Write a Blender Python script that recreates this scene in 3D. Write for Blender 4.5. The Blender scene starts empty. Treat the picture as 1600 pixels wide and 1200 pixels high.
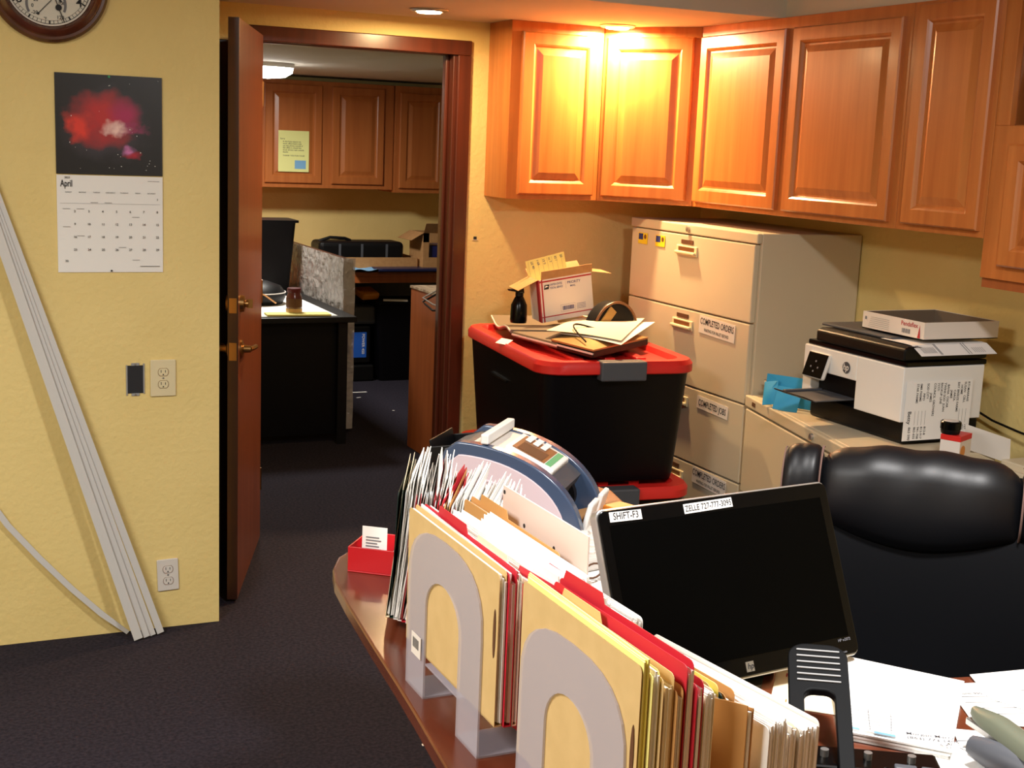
import bpy, math, random
from mathutils import Matrix, Vector, Euler
R = math.radians
S = bpy.context.scene
COL = S.collection
random.seed(7)

# ------------------------------------------------------------------ camera
cam_d = bpy.data.cameras.new('camera')
cam = bpy.data.objects.new('camera', cam_d); COL.objects.link(cam)
YAW, PITCH, ROLL, FPX = 0.43231, -0.17895, 0.04079, 2068.87
cy, sy, cp, sp = math.cos(YAW), math.sin(YAW), math.cos(PITCH), math.sin(PITCH)
vd = Vector((sy*cp, cy*cp, sp)); rt = Vector((cy, -sy, 0)); upv = rt.cross(vd)
r2 = math.cos(ROLL)*rt + math.sin(ROLL)*upv; u2 = -math.sin(ROLL)*rt + math.cos(ROLL)*upv
cam.matrix_world = Matrix(((r2.x, u2.x, -vd.x, 0), (r2.y, u2.y, -vd.y, 0), (r2.z, u2.z, -vd.z, 1.6), (0, 0, 0, 1)))
cam_d.sensor_fit = 'HORIZONTAL'; cam_d.sensor_width = 36; cam_d.lens = 36*FPX/1600
cam_d.clip_start = .05; cam_d.clip_end = 60
S.camera = cam

# ------------------------------------------------------------------ world, colour management, big lights
w = bpy.data.worlds.new('world'); S.world = w; w.use_nodes = True
w.node_tree.nodes['Background'].inputs[0].default_value = (.55, .6, .75, 1)
w.node_tree.nodes['Background'].inputs[1].default_value = .03
S.view_settings.view_transform = 'Standard'; S.view_settings.look = 'None'
S.view_settings.gamma = 1; S.view_settings.use_curve_mapping = False
S.view_settings.exposure = 0.95

def area(name, loc, size, power, col, rot=(0, 0, 0), sy_=None, spread=180):
    l = bpy.data.lights.new(name, 'AREA'); l.energy = power; l.color = col; l.size = size
    l.spread = R(spread)
    if sy_: l.shape = 'RECTANGLE'; l.size_y = sy_
    o = bpy.data.objects.new(name, l); COL.objects.link(o); o.location = loc; o.rotation_euler = rot
    return o
area('room_light', (1.40, 1.25, 2.40), .20, 31, (1, .975, .955), sy_=.36)
area('room_light_soft', (-1.0, 1.5, 2.40), .9, 55, (1, .975, .945), sy_=.9)
area('back_room_light', (1.86, 7.45, 1.885), .28, 17, (1, .95, .86), sy_=.28)

# ------------------------------------------------------------------ mesh builder
_txt = {}
def text_geo(s, size):
    key = s
    if key not in _txt:
        c = bpy.data.curves.new('t', 'FONT'); c.body = s; c.size = 1; c.resolution_u = 3; c.offset = .011
        o = bpy.data.objects.new('t', c); COL.objects.link(o)
        dg = bpy.context.evaluated_depsgraph_get(); dg.update()
        m = bpy.data.meshes.new_from_object(o.evaluated_get(dg))
        vs = [v.co.copy() for v in m.vertices]; fs = [list(p.vertices) for p in m.polygons]
        bpy.data.objects.remove(o); bpy.data.curves.remove(c); bpy.data.meshes.remove(m)
        _txt[key] = (vs, fs)
    vs, fs = _txt[key]
    return [v*size for v in vs], fs

def T(x=0, y=0, z=0): return Matrix.Translation((x, y, z))
def RX(a): return Matrix.Rotation(R(a), 4, 'X')
def RY(a): return Matrix.Rotation(R(a), 4, 'Y')
def RZ(a): return Matrix.Rotation(R(a), 4, 'Z')
def basis(o, u, v):
    u = Vector(u).normalized(); v = Vector(v); v = (v - v.dot(u)*u).normalized(); n = u.cross(v)
    return Matrix(((u.x, v.x, n.x, o[0]), (u.y, v.y, n.y, o[1]), (u.z, v.z, n.z, o[2]), (0, 0, 0, 1)))

class MB:
    def __init__(s, M=None):
        s.v = []; s.f = []; s.mi = []; s.M = M or Matrix(); s.cur = 0
    def add(s, vs, fs, M=None):
        k = len(s.v); A = s.M @ M if M else s.M
        s.v += [A @ Vector(v) for v in vs]; s.f += [[i+k for i in f] for f in fs]; s.mi += [s.cur]*len(fs)
        return s
    def box(s, x0, x1, y0, y1, z0, z1, M=None):
        vs = [(x, y, z) for z in (z0, z1) for y in (y0, y1) for x in (x0, x1)]
        return s.add(vs, [(0, 2, 3, 1), (4, 5, 7, 6), (0, 1, 5, 4), (2, 6, 7, 3), (0, 4, 6, 2), (1, 3, 7, 5)], M)
    def prism(s, poly, z0, z1, M=None):
        n = len(poly); vs = [(x, y, z0) for x, y in poly] + [(x, y, z1) for x, y in poly]
        fs = [list(range(n))[::-1], list(range(n, 2*n))] + [(i, (i+1) % n, (i+1) % n+n, i+n) for i in range(n)]
        return s.add(vs, fs, M)
    def rings(s, loops, M=None, cap0=True, cap1=True, closed=True):
        n = len(loops[0]); vs = [p for l in loops for p in l]; fs = []
        for k in range(len(loops)-1):
            for i in range(n if closed else n-1):
                j = (i+1) % n; fs.append((k*n+i, k*n+j, (k+1)*n+j, (k+1)*n+i))
        if cap0: fs.append(list(range(n))[::-1])
        if cap1: fs.append([(len(loops)-1)*n+i for i in range(n)])
        return s.add(vs, fs, M)
    def lathe(s, prof, n=24, M=None, cap=True):
        return s.rings([[(r*math.cos(2*math.pi*i/n), r*math.sin(2*math.pi*i/n), z) for i in range(n)] for r, z in prof], M, cap, cap)
    def cyl(s, p0, p1, r0, r1=None, n=14, M=None):
        r1 = r0 if r1 is None else r1; p0 = Vector(p0); d = Vector(p1)-p0; L = d.length
        q = d.to_track_quat('Z', 'Y').to_matrix().to_4x4(); A = Matrix.Translation(p0) @ q
        return s.lathe([(r0, 0), (r1, L)], n, M @ A if M else A)
    def tube(s, pts, r, n=8, M=None):
        P = [Vector(p) for p in pts]; loops = []; up = Vector((0.02, .03, 1))
        for i, p in enumerate(P):
            d = (P[min(i+1, len(P)-1)] - P[max(i-1, 0)]).normalized()
            a = d.cross(up)
            if a.length < .05: a = d.cross(Vector((1, 0, 0)))
            a.normalize(); b = d.cross(a)
            rr = r[i] if isinstance(r, (list, tuple)) else r
            loops.append([tuple(p + a*rr*math.cos(2*math.pi*k/n) + b*rr*math.sin(2*math.pi*k/n)) for k in range(n)])
        return s.rings(loops, M)
    def sheet(s, w, h, M=None, nu=1, nv=1, f=None, t=.0006):
        """a thin sheet w x h in local xy, bent by f(u,v)->z, with a real thickness t"""
        g = []
        for z in (0, t):
            for j in range(nv+1):
                for i in range(nu+1):
                    x, y = w*i/nu, h*j/nv
                    g.append((x, y, (f(x, y) if f else 0)+z))
        n = (nu+1)*(nv+1); fs = []
        for j in range(nv):
            for i in range(nu):
                a = j*(nu+1)+i; q = (a, a+1, a+nu+2, a+nu+1)
                fs.append(q[::-1]); fs.append([k+n for k in q])
        rim = [i for i in range(nu+1)] + [j*(nu+1)+nu for j in range(1, nv+1)] + [nv*(nu+1)+i for i in range(nu-1, -1, -1)] + [j*(nu+1) for j in range(nv-1, 0, -1)]
        for k in range(len(rim)):
            a, b = rim[k], rim[(k+1) % len(rim)]; fs.append((a, b, b+n, a+n))
        return s.add(g, fs, M)
    def text(s, t, size, x=0, y=0, M=None, align='L', sx=1, z=.0004):
        vs, fs = text_geo(t, size)
        if not vs: return s
        w_ = max(v.x for v in vs)*sx
        dx = {'L': 0, 'C': -w_/2, 'R': -w_}[align]
        return s.add([(v.x*sx+x+dx, v.y+y, z) for v in vs], fs, M)
    def flat(s, x0, x1, y0, y1, M=None, z=.0004):
        return s.add([(x0, y0, z), (x1, y0, z), (x1, y1, z), (x0, y1, z)], [(0, 1, 2, 3)], M)
    def build(s, name, mats, parent=None, bevel=0, seg=2, smooth=False, sub=0, ang=35):
        me = bpy.data.meshes.new(name); me.from_pydata([tuple(v) for v in s.v], [], s.f)
        if not isinstance(mats, (list, tuple)): mats = [mats]
        for m in mats: me.materials.append(m)
        for p, i in zip(me.polygons, s.mi): p.material_index = i
        me.validate(); me.update()
        o = bpy.data.objects.new(name, me); COL.objects.link(o)
        if parent: o.parent = parent
        if smooth:
            for p in me.polygons: p.use_smooth = True
            try: me.set_sharp_from_angle(angle=R(ang))
            except Exception: pass
        if bevel:
            b = o.modifiers.new('bevel', 'BEVEL'); b.width = bevel; b.segments = seg; b.limit_method = 'ANGLE'; b.angle_limit = R(40)
        if sub:
            b = o.modifiers.new('sub', 'SUBSURF'); b.levels = sub; b.render_levels = sub
        return o

def tag(o, label=None, cat=None, group=None, kind=None):
    if label: o['label'] = label
    if cat: o['category'] = cat
    if group: o['group'] = group
    if kind: o['kind'] = kind
    return o
def thing(name, label, cat, loc=(0, 0, 0), rz=0, group=None):
    o = bpy.data.objects.new(name, None); COL.objects.link(o); o.empty_display_size = .05
    o.location = loc; o.rotation_euler = (0, 0, R(rz)); return tag(o, label, cat, group)
def struct(o): o['kind'] = 'structure'; return o
def rrect(x0, x1, y0, y1, r, n=5):
    out = []
    for cx, cy_, a0 in ((x1-r, y0+r, -90), (x1-r, y1-r, 0), (x0+r, y1-r, 90), (x0+r, y0+r, 180)):
        for i in range(n+1):
            a = R(a0+90*i/n); out.append((cx+r*math.cos(a), cy_+r*math.sin(a)))
    return out

# ------------------------------------------------------------------ materials
def srgb(r, g, b):
    f = lambda c: (c/255/12.92) if c/255 <= .04045 else ((c/255+.055)/1.055)**2.4
    return (f(r), f(g), f(b), 1)
def mat(name, col, rough=.5, metal=0, noise=None, bump=None, col2=None, stretch=(1, 1, 1), coat=0, spec=.5, alpha=1, trans=0, emit=0, ramp=(.35, .65)):
    m = bpy.data.materials.new(name); m.use_nodes = True; nt = m.node_tree; b = nt.nodes['Principled BSDF']
    b.inputs['Base Color'].default_value = col; b.inputs['Roughness'].default_value = rough; b.inputs['Metallic'].default_value = metal
    b.inputs['Coat Weight'].default_value = coat; b.inputs['Coat Roughness'].default_value = .18
    b.inputs['Specular IOR Level'].default_value = spec; b.inputs['Alpha'].default_value = alpha
    b.inputs['Transmission Weight'].default_value = trans
    if emit: b.inputs['Emission Color'].default_value = col; b.inputs['Emission Strength'].default_value = emit
    if noise or bump:
        tc = nt.nodes.new('ShaderNodeTexCoord'); mp = nt.nodes.new('ShaderNodeMapping'); mp.inputs['Scale'].default_value = stretch
        nt.links.new(tc.outputs['Object'], mp.inputs[0])
    if noise:
        n = nt.nodes.new('ShaderNodeTexNoise'); n.inputs['Scale'].default_value = noise; n.inputs['Detail'].default_value = 6
        nt.links.new(mp.outputs[0], n.inputs[0])
        r = nt.nodes.new('ShaderNodeValToRGB'); r.color_ramp.elements[0].position = ramp[0]; r.color_ramp.elements[1].position = ramp[1]
        r.color_ramp.elements[0].color = col2; r.color_ramp.elements[1].color = col
        nt.links.new(n.outputs[0], r.inputs[0]); nt.links.new(r.outputs[0], b.inputs['Base Color'])
    if bump:
        n = nt.nodes.new('ShaderNodeTexNoise'); n.inputs['Scale'].default_value = bump[0]; n.inputs['Detail'].default_value = 3
        nt.links.new(mp.outputs[0], n.inputs[0]); bp = nt.nodes.new('ShaderNodeBump')
        bp.inputs['Strength'].default_value = bump[1]; bp.inputs['Distance'].default_value = bump[2]
        nt.links.new(n.outputs[0], bp.inputs['Height']); nt.links.new(bp.outputs[0], b.inputs['Normal'])
    return m
def wood(name, c1, c2, axis='z', rough=.35, coat=.3):
    st = {'z': (14, 14, .8), 'x': (.8, 14, 14), 'y': (14, .8, 14)}[axis]
    return mat(name, srgb(*c1), rough, noise=2.2, col2=srgb(*c2), stretch=st, coat=coat, ramp=(.3, .7))
M_ = {}
M_['wall'] = mat('yellow_plaster', srgb(232, 208, 138), .62, noise=3, col2=srgb(226, 201, 130), bump=(55, .55, .004))
M_['ceil'] = mat('ceiling_paint', srgb(208, 200, 186), .8, bump=(60, .3, .002))
M_['carpet'] = mat('carpet', srgb(50, 46, 56), .97, noise=90, col2=srgb(34, 32, 41), bump=(300, .6, .003), spec=.1)
M_['oak'] = wood('oak', (194, 118, 58), (174, 98, 44))
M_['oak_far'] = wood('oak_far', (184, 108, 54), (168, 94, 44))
M_['oak_shade'] = wood('oak_shaded', (150, 88, 42), (132, 74, 34))  # oak darkened to paint the shade inside the open shelf
M_['mahog'] = wood('mahogany', (88, 38, 22), (68, 28, 16), coat=.5, rough=.3)
M_['doorface'] = wood('door_face', (122, 64, 38), (100, 50, 28), coat=.4, rough=.4)
M_['darkwood'] = wood('dark_wood', (58, 28, 20), (42, 20, 14), coat=.2)
M_['desk'] = wood('desk_wood', (112, 54, 30), (90, 40, 22), axis='y', coat=.6, rough=.25)
M_['desk2'] = wood('brown_laminate', (168, 92, 44), (150, 78, 36), coat=.1, rough=.45)
M_['beige'] = mat('beige_steel', srgb(206, 192, 164), .42, bump=(400, .1, .0004))
M_['beige_dk'] = mat('beige_steel_dark', srgb(150, 138, 118), .5)
M_['cream'] = mat('cream_plastic', srgb(222, 208, 168), .45)
M_['black'] = mat('black_plastic', srgb(8, 8, 10), .45, spec=.28)
M_['tote'] = mat('tote_black', srgb(6, 5, 8), .4, spec=.22, bump=(90, .1, .001))
M_['blackgloss'] = mat('black_gloss', srgb(5, 5, 6), .22, spec=.22)
M_['screen'] = mat('screen', srgb(3, 3, 3), .35, spec=.04)
M_['dgrey'] = mat('dark_grey', srgb(74, 76, 82), .5)
M_['grey'] = mat('grey_plastic', srgb(150, 150, 150), .5)
M_['silver'] = mat('silver', srgb(190, 188, 184), .3, metal=.8)
M_['brass'] = mat('brass', srgb(168, 132, 84), .3, metal=1)
M_['white'] = mat('white_plastic', srgb(232, 230, 226), .4)
M_['offwhite'] = mat('off_white', srgb(214, 208, 200), .5)
M_['paper'] = mat('paper', srgb(240, 238, 234), .8)
M_['paper2'] = mat('paper_cream', srgb(240, 226, 196), .8)
M_['yellowpaper'] = mat('yellow_paper', srgb(242, 232, 140), .8)
M_['manila'] = mat('manila', srgb(206, 174, 118), .7, noise=30, col2=srgb(200, 168, 112))
M_['manila2'] = mat('orange_manila', srgb(198, 146, 84), .7)
M_['redfolder'] = mat('red_card', srgb(190, 28, 46), .6)
M_['greenfolder'] = mat('green_card', srgb(20, 44, 38), .5)
M_['darkslot'] = mat('slot_brown', srgb(92, 56, 30), .7)
M_['red'] = mat('red_plastic', srgb(214, 38, 34), .38)
M_['redbox'] = mat('red_box', srgb(196, 22, 34), .4)
M_['ink'] = mat('ink', srgb(30, 30, 34), .7)
M_['greyink'] = mat('grey_ink', srgb(112, 112, 118), .8)
M_['blueink'] = mat('blue_ink', srgb(40, 52, 120), .7)
M_['navy'] = mat('navy_plastic', srgb(62, 78, 104), .25, coat=.5)
M_['pink'] = mat('pale_mauve', srgb(206, 188, 194), .45)
M_['green'] = mat('green', srgb(60, 160, 110), .5)
M_['brown'] = mat('brown_face', srgb(110, 68, 34), .4)
M_['blueenv'] = mat('blue_paper', srgb(38, 150, 200), .6)
M_['card'] = mat('cardboard', srgb(176, 132, 84), .8, noise=40, col2=srgb(166, 122, 76))
M_['card_white'] = mat('white_cardboard', srgb(226, 216, 206), .7)
M_['redink'] = mat('red_ink', srgb(176, 40, 46), .7)
M_['leather_back'] = mat('matte_leather', srgb(6, 7, 11), .7, spec=.12)
M_['leather'] = mat('black_leather', srgb(9, 10, 15), .46, bump=(160, .12, .0006), spec=.5)
M_['stitch'] = mat('stitch', srgb(120, 92, 84), .8)
M_['gold'] = mat('gold_sleeve', srgb(170, 138, 84), .4, metal=.4)
M_['taupe'] = mat('taupe_cover', srgb(112, 96, 78), .6, bump=(300, .3, .001))
M_['film'] = mat('clear_film', srgb(190, 184, 178), .18, alpha=.55, bump=(22, .9, .02), spec=.8)
M_['frost'] = mat('frosted_plastic', srgb(198, 192, 202), .35, alpha=.42)
M_['frostcream'] = mat('frosted_cream', srgb(222, 206, 196), .4, alpha=.95)
M_['trimwhite'] = mat('white_trim', srgb(206, 204, 200), .4)
M_['clockwood'] = mat('clock_wood', srgb(96, 46, 26), .25, noise=12, col2=srgb(74, 34, 18), coat=.6)
M_['clockface'] = mat('clock_face', srgb(216, 212, 200), .5)
M_['blue'] = mat('blue_label', srgb(30, 90, 190), .5)
M_['bluelite'] = mat('light_blue', srgb(120, 170, 210), .5)
M_['sticker'] = mat('yellow_sticker', srgb(232, 206, 40), .5)
M_['amber'] = mat('amber', srgb(216, 134, 40), .4)
M_['greenish'] = mat('grey_green', srgb(98, 102, 86), .4)
M_['jar'] = mat('jar_glass', srgb(96, 44, 50), .15, coat=.5)
M_['nut'] = mat('cream_sweets', srgb(220, 180, 120), .7)
M_['lampwarm'] = mat('lamp_warm', (1, .78, .45, 1), .5, emit=14)
M_['lampcool'] = mat('lamp_cool', (1, .97, .9, 1), .5, emit=12)
M_['orangepen'] = mat('orange_cord', srgb(222, 160, 96), .5)
def nebula():
    m = bpy.data.materials.new('nebula_print'); m.use_nodes = True; nt = m.node_tree; b = nt.nodes['Principled BSDF']
    b.inputs['Roughness'].default_value = .35
    tc = nt.nodes.new('ShaderNodeTexCoord')
    def blob(cx, cz, rx, rz, distort=.09, soft=.5, sc=14):
        n = nt.nodes.new('ShaderNodeTexNoise'); n.inputs['Scale'].default_value = sc; n.inputs['Detail'].default_value = 8
        nt.links.new(tc.outputs['Object'], n.inputs[0])
        sub = nt.nodes.new('ShaderNodeVectorMath'); sub.operation = 'SUBTRACT'; sub.inputs[1].default_value = (.5, .5, .5); nt.links.new(n.outputs['Color'], sub.inputs[0])
        scl = nt.nodes.new('ShaderNodeVectorMath'); scl.operation = 'SCALE'; scl.inputs['Scale'].default_value = distort*2; nt.links.new(sub.outputs[0], scl.inputs[0])
        ad = nt.nodes.new('ShaderNodeVectorMath'); nt.links.new(tc.outputs['Object'], ad.inputs[0]); nt.links.new(scl.outputs[0], ad.inputs[1])
        mp = nt.nodes.new('ShaderNodeMapping'); mp.inputs['Location'].default_value = (-cx/rx, 0, -cz/rz); mp.inputs['Scale'].default_value = (1/rx, 0, 1/rz)
        nt.links.new(ad.outputs[0], mp.inputs[0])
        ln = nt.nodes.new('ShaderNodeVectorMath'); ln.operation = 'LENGTH'; nt.links.new(mp.outputs[0], ln.inputs[0])
        mr = nt.nodes.new('ShaderNodeMapRange'); mr.inputs['From Min'].default_value = 1; mr.inputs['From Max'].default_value = soft*.6
        nt.links.new(ln.outputs['Value'], mr.inputs['Value']); return mr.outputs[0]
    prev = None
    for cx, cz, rx, rz, col, d, s_, k in ((-.01, .0, .15, .12, srgb(56, 50, 60), .09, .4, 10), (-.02, .02, .12, .095, srgb(186, 34, 36), .07, .5, 13), (-.09, -.01, .04, .05, srgb(226, 56, 40), .05, .3, 20), (.045, .03, .06, .06, srgb(170, 24, 84), .04, .4, 12),
                                  (.05, -.01, .07, .02, srgb(150, 40, 90), .05, .3, 26), (.02, -.01, .045, .030, srgb(244, 206, 196), .04, .1, 30), (.055, -.075, .02, .018, srgb(206, 120, 180), .02, .2, 30), (.065, -.09, .03, .014, srgb(170, 20, 50), .02, .4, 30)):
        mx = nt.nodes.new('ShaderNodeMix'); mx.data_type = 'RGBA'
        if prev is None: mx.inputs['A'].default_value = srgb(20, 19, 23)
        else: nt.links.new(prev, mx.inputs['A'])
        mx.inputs['B'].default_value = col; nt.links.new(blob(cx, cz, rx, rz, d, s_, k), mx.inputs['Factor']); prev = mx.outputs['Result']
    nt.links.new(prev, b.inputs['Base Color']); return m

# ================================================================== SETTING
YB, YL, XR, XC, ZS = 5.1, 4.2, 3.25, .90, 2.08
def sbox(name, mt, *a, **k):
    return struct(MB().box(*a).build(name, mt, **k))
sbox('floor', M_['carpet'], -2.5, 5.2, -2, 9.6, -.05, 0)
sbox('wall_left', M_['wall'], -2.5, XC, YL, YL+.12, 0, 2.45)
sbox('wall_alcove', M_['wall'], .78, XC, YL+.12, YB, 0, 2.45)
wb = MB().box(.78, 1.215, YB, YB+.12, 0, 2.45).box(1.215, 2.055, YB, YB+.12, 1.975, 2.45).box(2.055, XR, YB, YB+.12, 0, 2.45)
struct(wb.build('wall_back', M_['wall']))
sbox('wall_right', M_['wall'], XR, XR+.12, -2, YB+.12, 0, 2.45)
sbox('wall_near', M_['wall'], -2.5, XR+.12, -2.1, -2, 0, 2.45)
sbox('wall_side', M_['wall'], -2.6, -2.5, -2.1, YL+.12, 0, 2.45)
sbox('ceiling', M_['ceil'], -2.6, XR+.12, -2.1, YB+.12, 2.45, 2.5)
sbox('ceiling_soffit', M_['ceil'], XC, XR, 4.05, YB, ZS, 2.45)
sbox('trim_2', M_['ceil'], 2.885, XR, -1, 4.05, ZS+.002, 2.45)
# back room
sbox('wall_far', M_['wall'], .2, 5.2, 8.95, 9.05, 0, 2.3)
sbox('wall_far_left', M_['wall'], .1, .2, 5.22, 9.05, 0, 2.3)
sbox('wall_far_right', M_['wall'], 4.4, 4.5, 5.22, 9.05, 0, 2.3)
sbox('ceiling_far', M_['ceil'], .1, 4.5, 5.22, 9.05, 1.99, 2.3)
# door casing + jamb
tr = MB()
tr.box(1.198, 2.108, YB-.018, YB, 1.945, 2.003)                     # header casing
tr.box(2.05, 2.108, YB-.018, YB, 0, 1.945); tr.box(1.198, 1.245, YB-.018, YB, 0, 1.945)
tr.box(2.035, 2.055, YB, YB+.12, 0, 1.975); tr.box(1.215, 1.235, YB, YB+.12, 0, 1.975); tr.box(1.235, 2.035, YB, YB+.12, 1.958, 1.975)
tr.box(2.02, 2.035, YB+.045, YB+.08, 0, 1.958); tr.box(1.235, 2.035, YB+.045, YB+.08, 1.943, 1.958)
struct(tr.build('trim_1', M_['mahog'], bevel=.004))
struct(MB().box(1.02, 1.155, YB-.05, YB-.012, 0, 1.94).build('trim_3', M_['darkwood'], bevel=.003))

# door leaf, standing open towards us
D0 = Vector((1.247, 5.055)); D1 = Vector((.998, 4.36)); dv = (D1-D0); ang = math.degrees(math.atan2(dv.y, dv.x)); DL = dv.length
dr = bpy.data.objects.new('door_1', None); COL.objects.link(dr); dr.location = (D0.x, D0.y, 0); dr.rotation_euler = (0, 0, R(ang)); struct(dr)
MB().box(0, DL, -.035, 0, .012, 1.965).build('door_leaf', M_['doorface'], dr, bevel=.002)
MB().box(DL, DL+.004, -.035, 0, .012, 1.965).build('door_edge', M_['darkwood'], dr)
hd = MB(T(0, -.035, 0)); hx = DL-.065
hd.lathe([(.0, .0), (.032, 0), (.032, .006), (.014, .012), (.012, .035)], 20, T(hx, .035, .88) @ RX(-90))
hd.tube([(hx, .066, .88), (hx-.02, .074, .88), (hx-.11, .074, .872)], .009)
hd.lathe([(.0, .0), (.032, 0), (.032, .006), (.014, .012), (.012, .035)], 20, T(hx, 0, .88) @ RX(90))
hd.tube([(hx, -.032, .88), (hx-.02, -.04, .88), (hx-.11, -.04, .872)], .009)
hd.build('door_handle', M_['brass'], dr, smooth=True)
dd = MB(T(0, -.035, 0)); dd.lathe([(0, 0), (.03, 0), (.028, .012), (.012, .016), (.012, .026)], 20, T(hx, .035, 1.035) @ RX(-90))
dd.lathe([(0, 0), (.03, 0), (.028, .012), (0, .016)], 20, T(hx, 0, 1.035) @ RX(90)).box(hx-.004, hx+.004, .055, .075, 1.02, 1.05)
dd.build('deadbolt', M_['brass'], dr, smooth=True)
MB().box(DL+.004, DL+.006, -.03, -.005, .85, .91).box(DL+.004, DL+.006, -.03, -.005, 1.01, 1.06).build('latch_plate', M_['brass'], dr)
for z in (.25, 1.0, 1.75):
    MB().cyl((-.004, -.002, z-.045), (-.004, -.002, z+.045), .006).build('hinge', M_['brass'], dr)

# ================================================================== RECESSED LIGHTS
for (x, y, lab, e) in ((1.796, 4.76, 'round recessed ceiling light above the open doorway', 7), (2.598, 4.77, 'round recessed ceiling light close to the bright cabinet doors in the corner', 22)):
    t = thing('recessed_light', lab, 'light', (x, y, ZS))
    MB().lathe([(.048, -.001), (.072, -.001), (.072, -.004), (.062, -.010), (.052, -.010), (.048, -.004)], 32, cap=False).build('trim_ring', M_['silver'], t, smooth=True)
    MB().lathe([(0.001, -.003), (.050, -.003), (.044, -.014), (0.001, -.018)], 28).build('bulb', M_['lampwarm'], t, smooth=True)
    l = bpy.data.lights.new('warm_lamp', 'AREA'); l.shape = 'DISK'; l.size = .075; l.energy = e; l.color = (1, .68, .34)
    o = bpy.data.objects.new('warm_lamp', l); COL.objects.link(o); o.location = (x, y, ZS-.022)
t = thing('ceiling_light', 'bright white light on the ceiling of the back room, seen past the door top', 'light', (1.86, 7.45, 1.99))
MB().lathe([(.0, 0), (.15, 0), (.15, -.025)], 28).build('base', M_['white'], t, smooth=True)
MB().lathe([(.145, -.025), (.14, -.05), (.10, -.075), (.001, -.085)], 28).build('glass_bowl', M_['lampcool'], t, smooth=True)

# ================================================================== UPPER CABINETS
def raised(mb, x0, x1, z0, z1, M, th=.019, fr=.052):
    """raised panel door in local xz, front towards -y"""
    L = lambda i, d: [(x0+i, -d, z0+i), (x1-i, -d, z0+i), (x1-i, -d, z1-i), (x0+i, -d, z1-i)]
    mb.rings([L(0, 0), L(0, th-.005), L(.005, th), L(fr-.006, th), L(fr, th-.004), L(fr+.006, th-.011), L(fr+.012, th-.011), L(fr+.036, th-.003)], M)
def cab(name, label, p0, p1, depth, z0, z1, doors, group=None, open_top=None):
    """cabinet whose front runs from p0 to p1 (left to right seen from the front)"""
    a = math.degrees(math.atan2(p1[1]-p0[1], p1[0]-p0[0])); W = math.hypot(p1[0]-p0[0], p1[1]-p0[1])
    t = thing(name, label, 'cabinet', (p0[0], p0[1], z0), a, group); H = z1-z0
    body = MB()
    if open_top is None: body.box(0, W, .0, depth, 0, H)
    else:
        body.box(0, W, 0, depth, 0, open_top).box(0, .055, 0, depth, open_top, H).box(W-.055, W, 0, depth, open_top, H).box(.055, W-.055, depth-.01, depth, open_top, H).box(.055, W-.055, 0, depth, H-.03, H)
    body.build('cabinet_body', M_['oak'], t, bevel=.0015)
    for (d0, d1, q0, q1) in doors:
        m = MB(); raised(m, d0, d1, q0, q1, Matrix()); m.build('door', M_['oak'], t, smooth=False)
    return t
zc0, zc1 = 1.385, ZS
cab('wall_cabinet', 'narrow oak wall cabinet to the right of the doorway, left of the bright corner cabinet', (2.19, 4.88), (2.60, 4.88), .22, zc0, zc1, [(.045, .385, .02, .655)])
cab('wall_cabinet', 'oak corner wall cabinet set diagonally, yellow glare of the ceiling light on its door', (2.602, 4.878), (2.86, 4.56), .0, zc0, zc1, [])
bpy.data.objects.remove(COL.objects[-1]) if False else None
def corner_body():
    t = [o for o in bpy.data.objects if o.type == 'EMPTY' and o.get('label', '').startswith('oak corner')][0]
    for c in list(t.children): bpy.data.objects.remove(c)
    Mi = Matrix.Translation(t.location) @ Matrix.Rotation(t.rotation_euler.z, 4, 'Z'); Mi = Mi.inverted()
    poly = [(2.602, 4.878), (2.86, 4.56), (XR-.003, 4.56), (XR-.003, YB-.003), (2.602, YB-.003)]
    MB(Mi).prism(poly, zc0, zc1).build('cabinet_body', M_['oak'], t, bevel=.0015)
    m = MB(); raised(m, .02, .385, .02, .655, Matrix()); m.build('door', M_['oak'], t)
corner_body()
cab('wall_cabinet', 'two-door oak wall cabinet above the tall beige file cabinet', (2.86, 4.555), (2.86, 3.345), XR-2.86-.003, zc0, zc1, [(.02, .57, .02, .655), (.615, 1.18, .02, .655)])
cab('wall_cabinet', 'narrow single-door oak wall cabinet above the printer', (2.86, 3.343), (2.86, 2.962), XR-2.86-.003, zc0, zc1, [(.035, .365, .02, .685)])
t = cab('wall_cabinet', 'lower hanging oak cabinet with an open shelf at the right edge', (2.86, 2.96), (2.86, 2.1), XR-2.86-.003, 1.272, ZS, [(.075, .42, .04, .385), (.45, .80, .04, .385)], open_top=.437)
MB().box(0, .86, .01, .03, -.028, 0).build('light_rail', M_['desk2'], t)
MB().box(.055, .058, .02, XR-2.86-.015, .438, ZS-1.272-.031).box(.055, .80, .02, XR-2.86-.015, .4375, .440).box(.058, .80, XR-2.86-.0165, XR-2.86-.0145, .44, ZS-1.272-.031).build('shelf_shade', M_['oak_shade'], t)  # thin dark boards added so the open shelf looks shaded inside
b = thing('binder', 'white-spined book leaning in the open shelf at the top right edge', 'book', (2.90, 2.845, 1.713))
MB().box(0, .24, -.012, .012, 0, .29, RX(-14)).build('cover', M_['darkslot'], b)
MB().box(-.001, 0, -.010, .010, .02, .27, RX(-14)).build('spine_label', M_['paper'], b)

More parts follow.
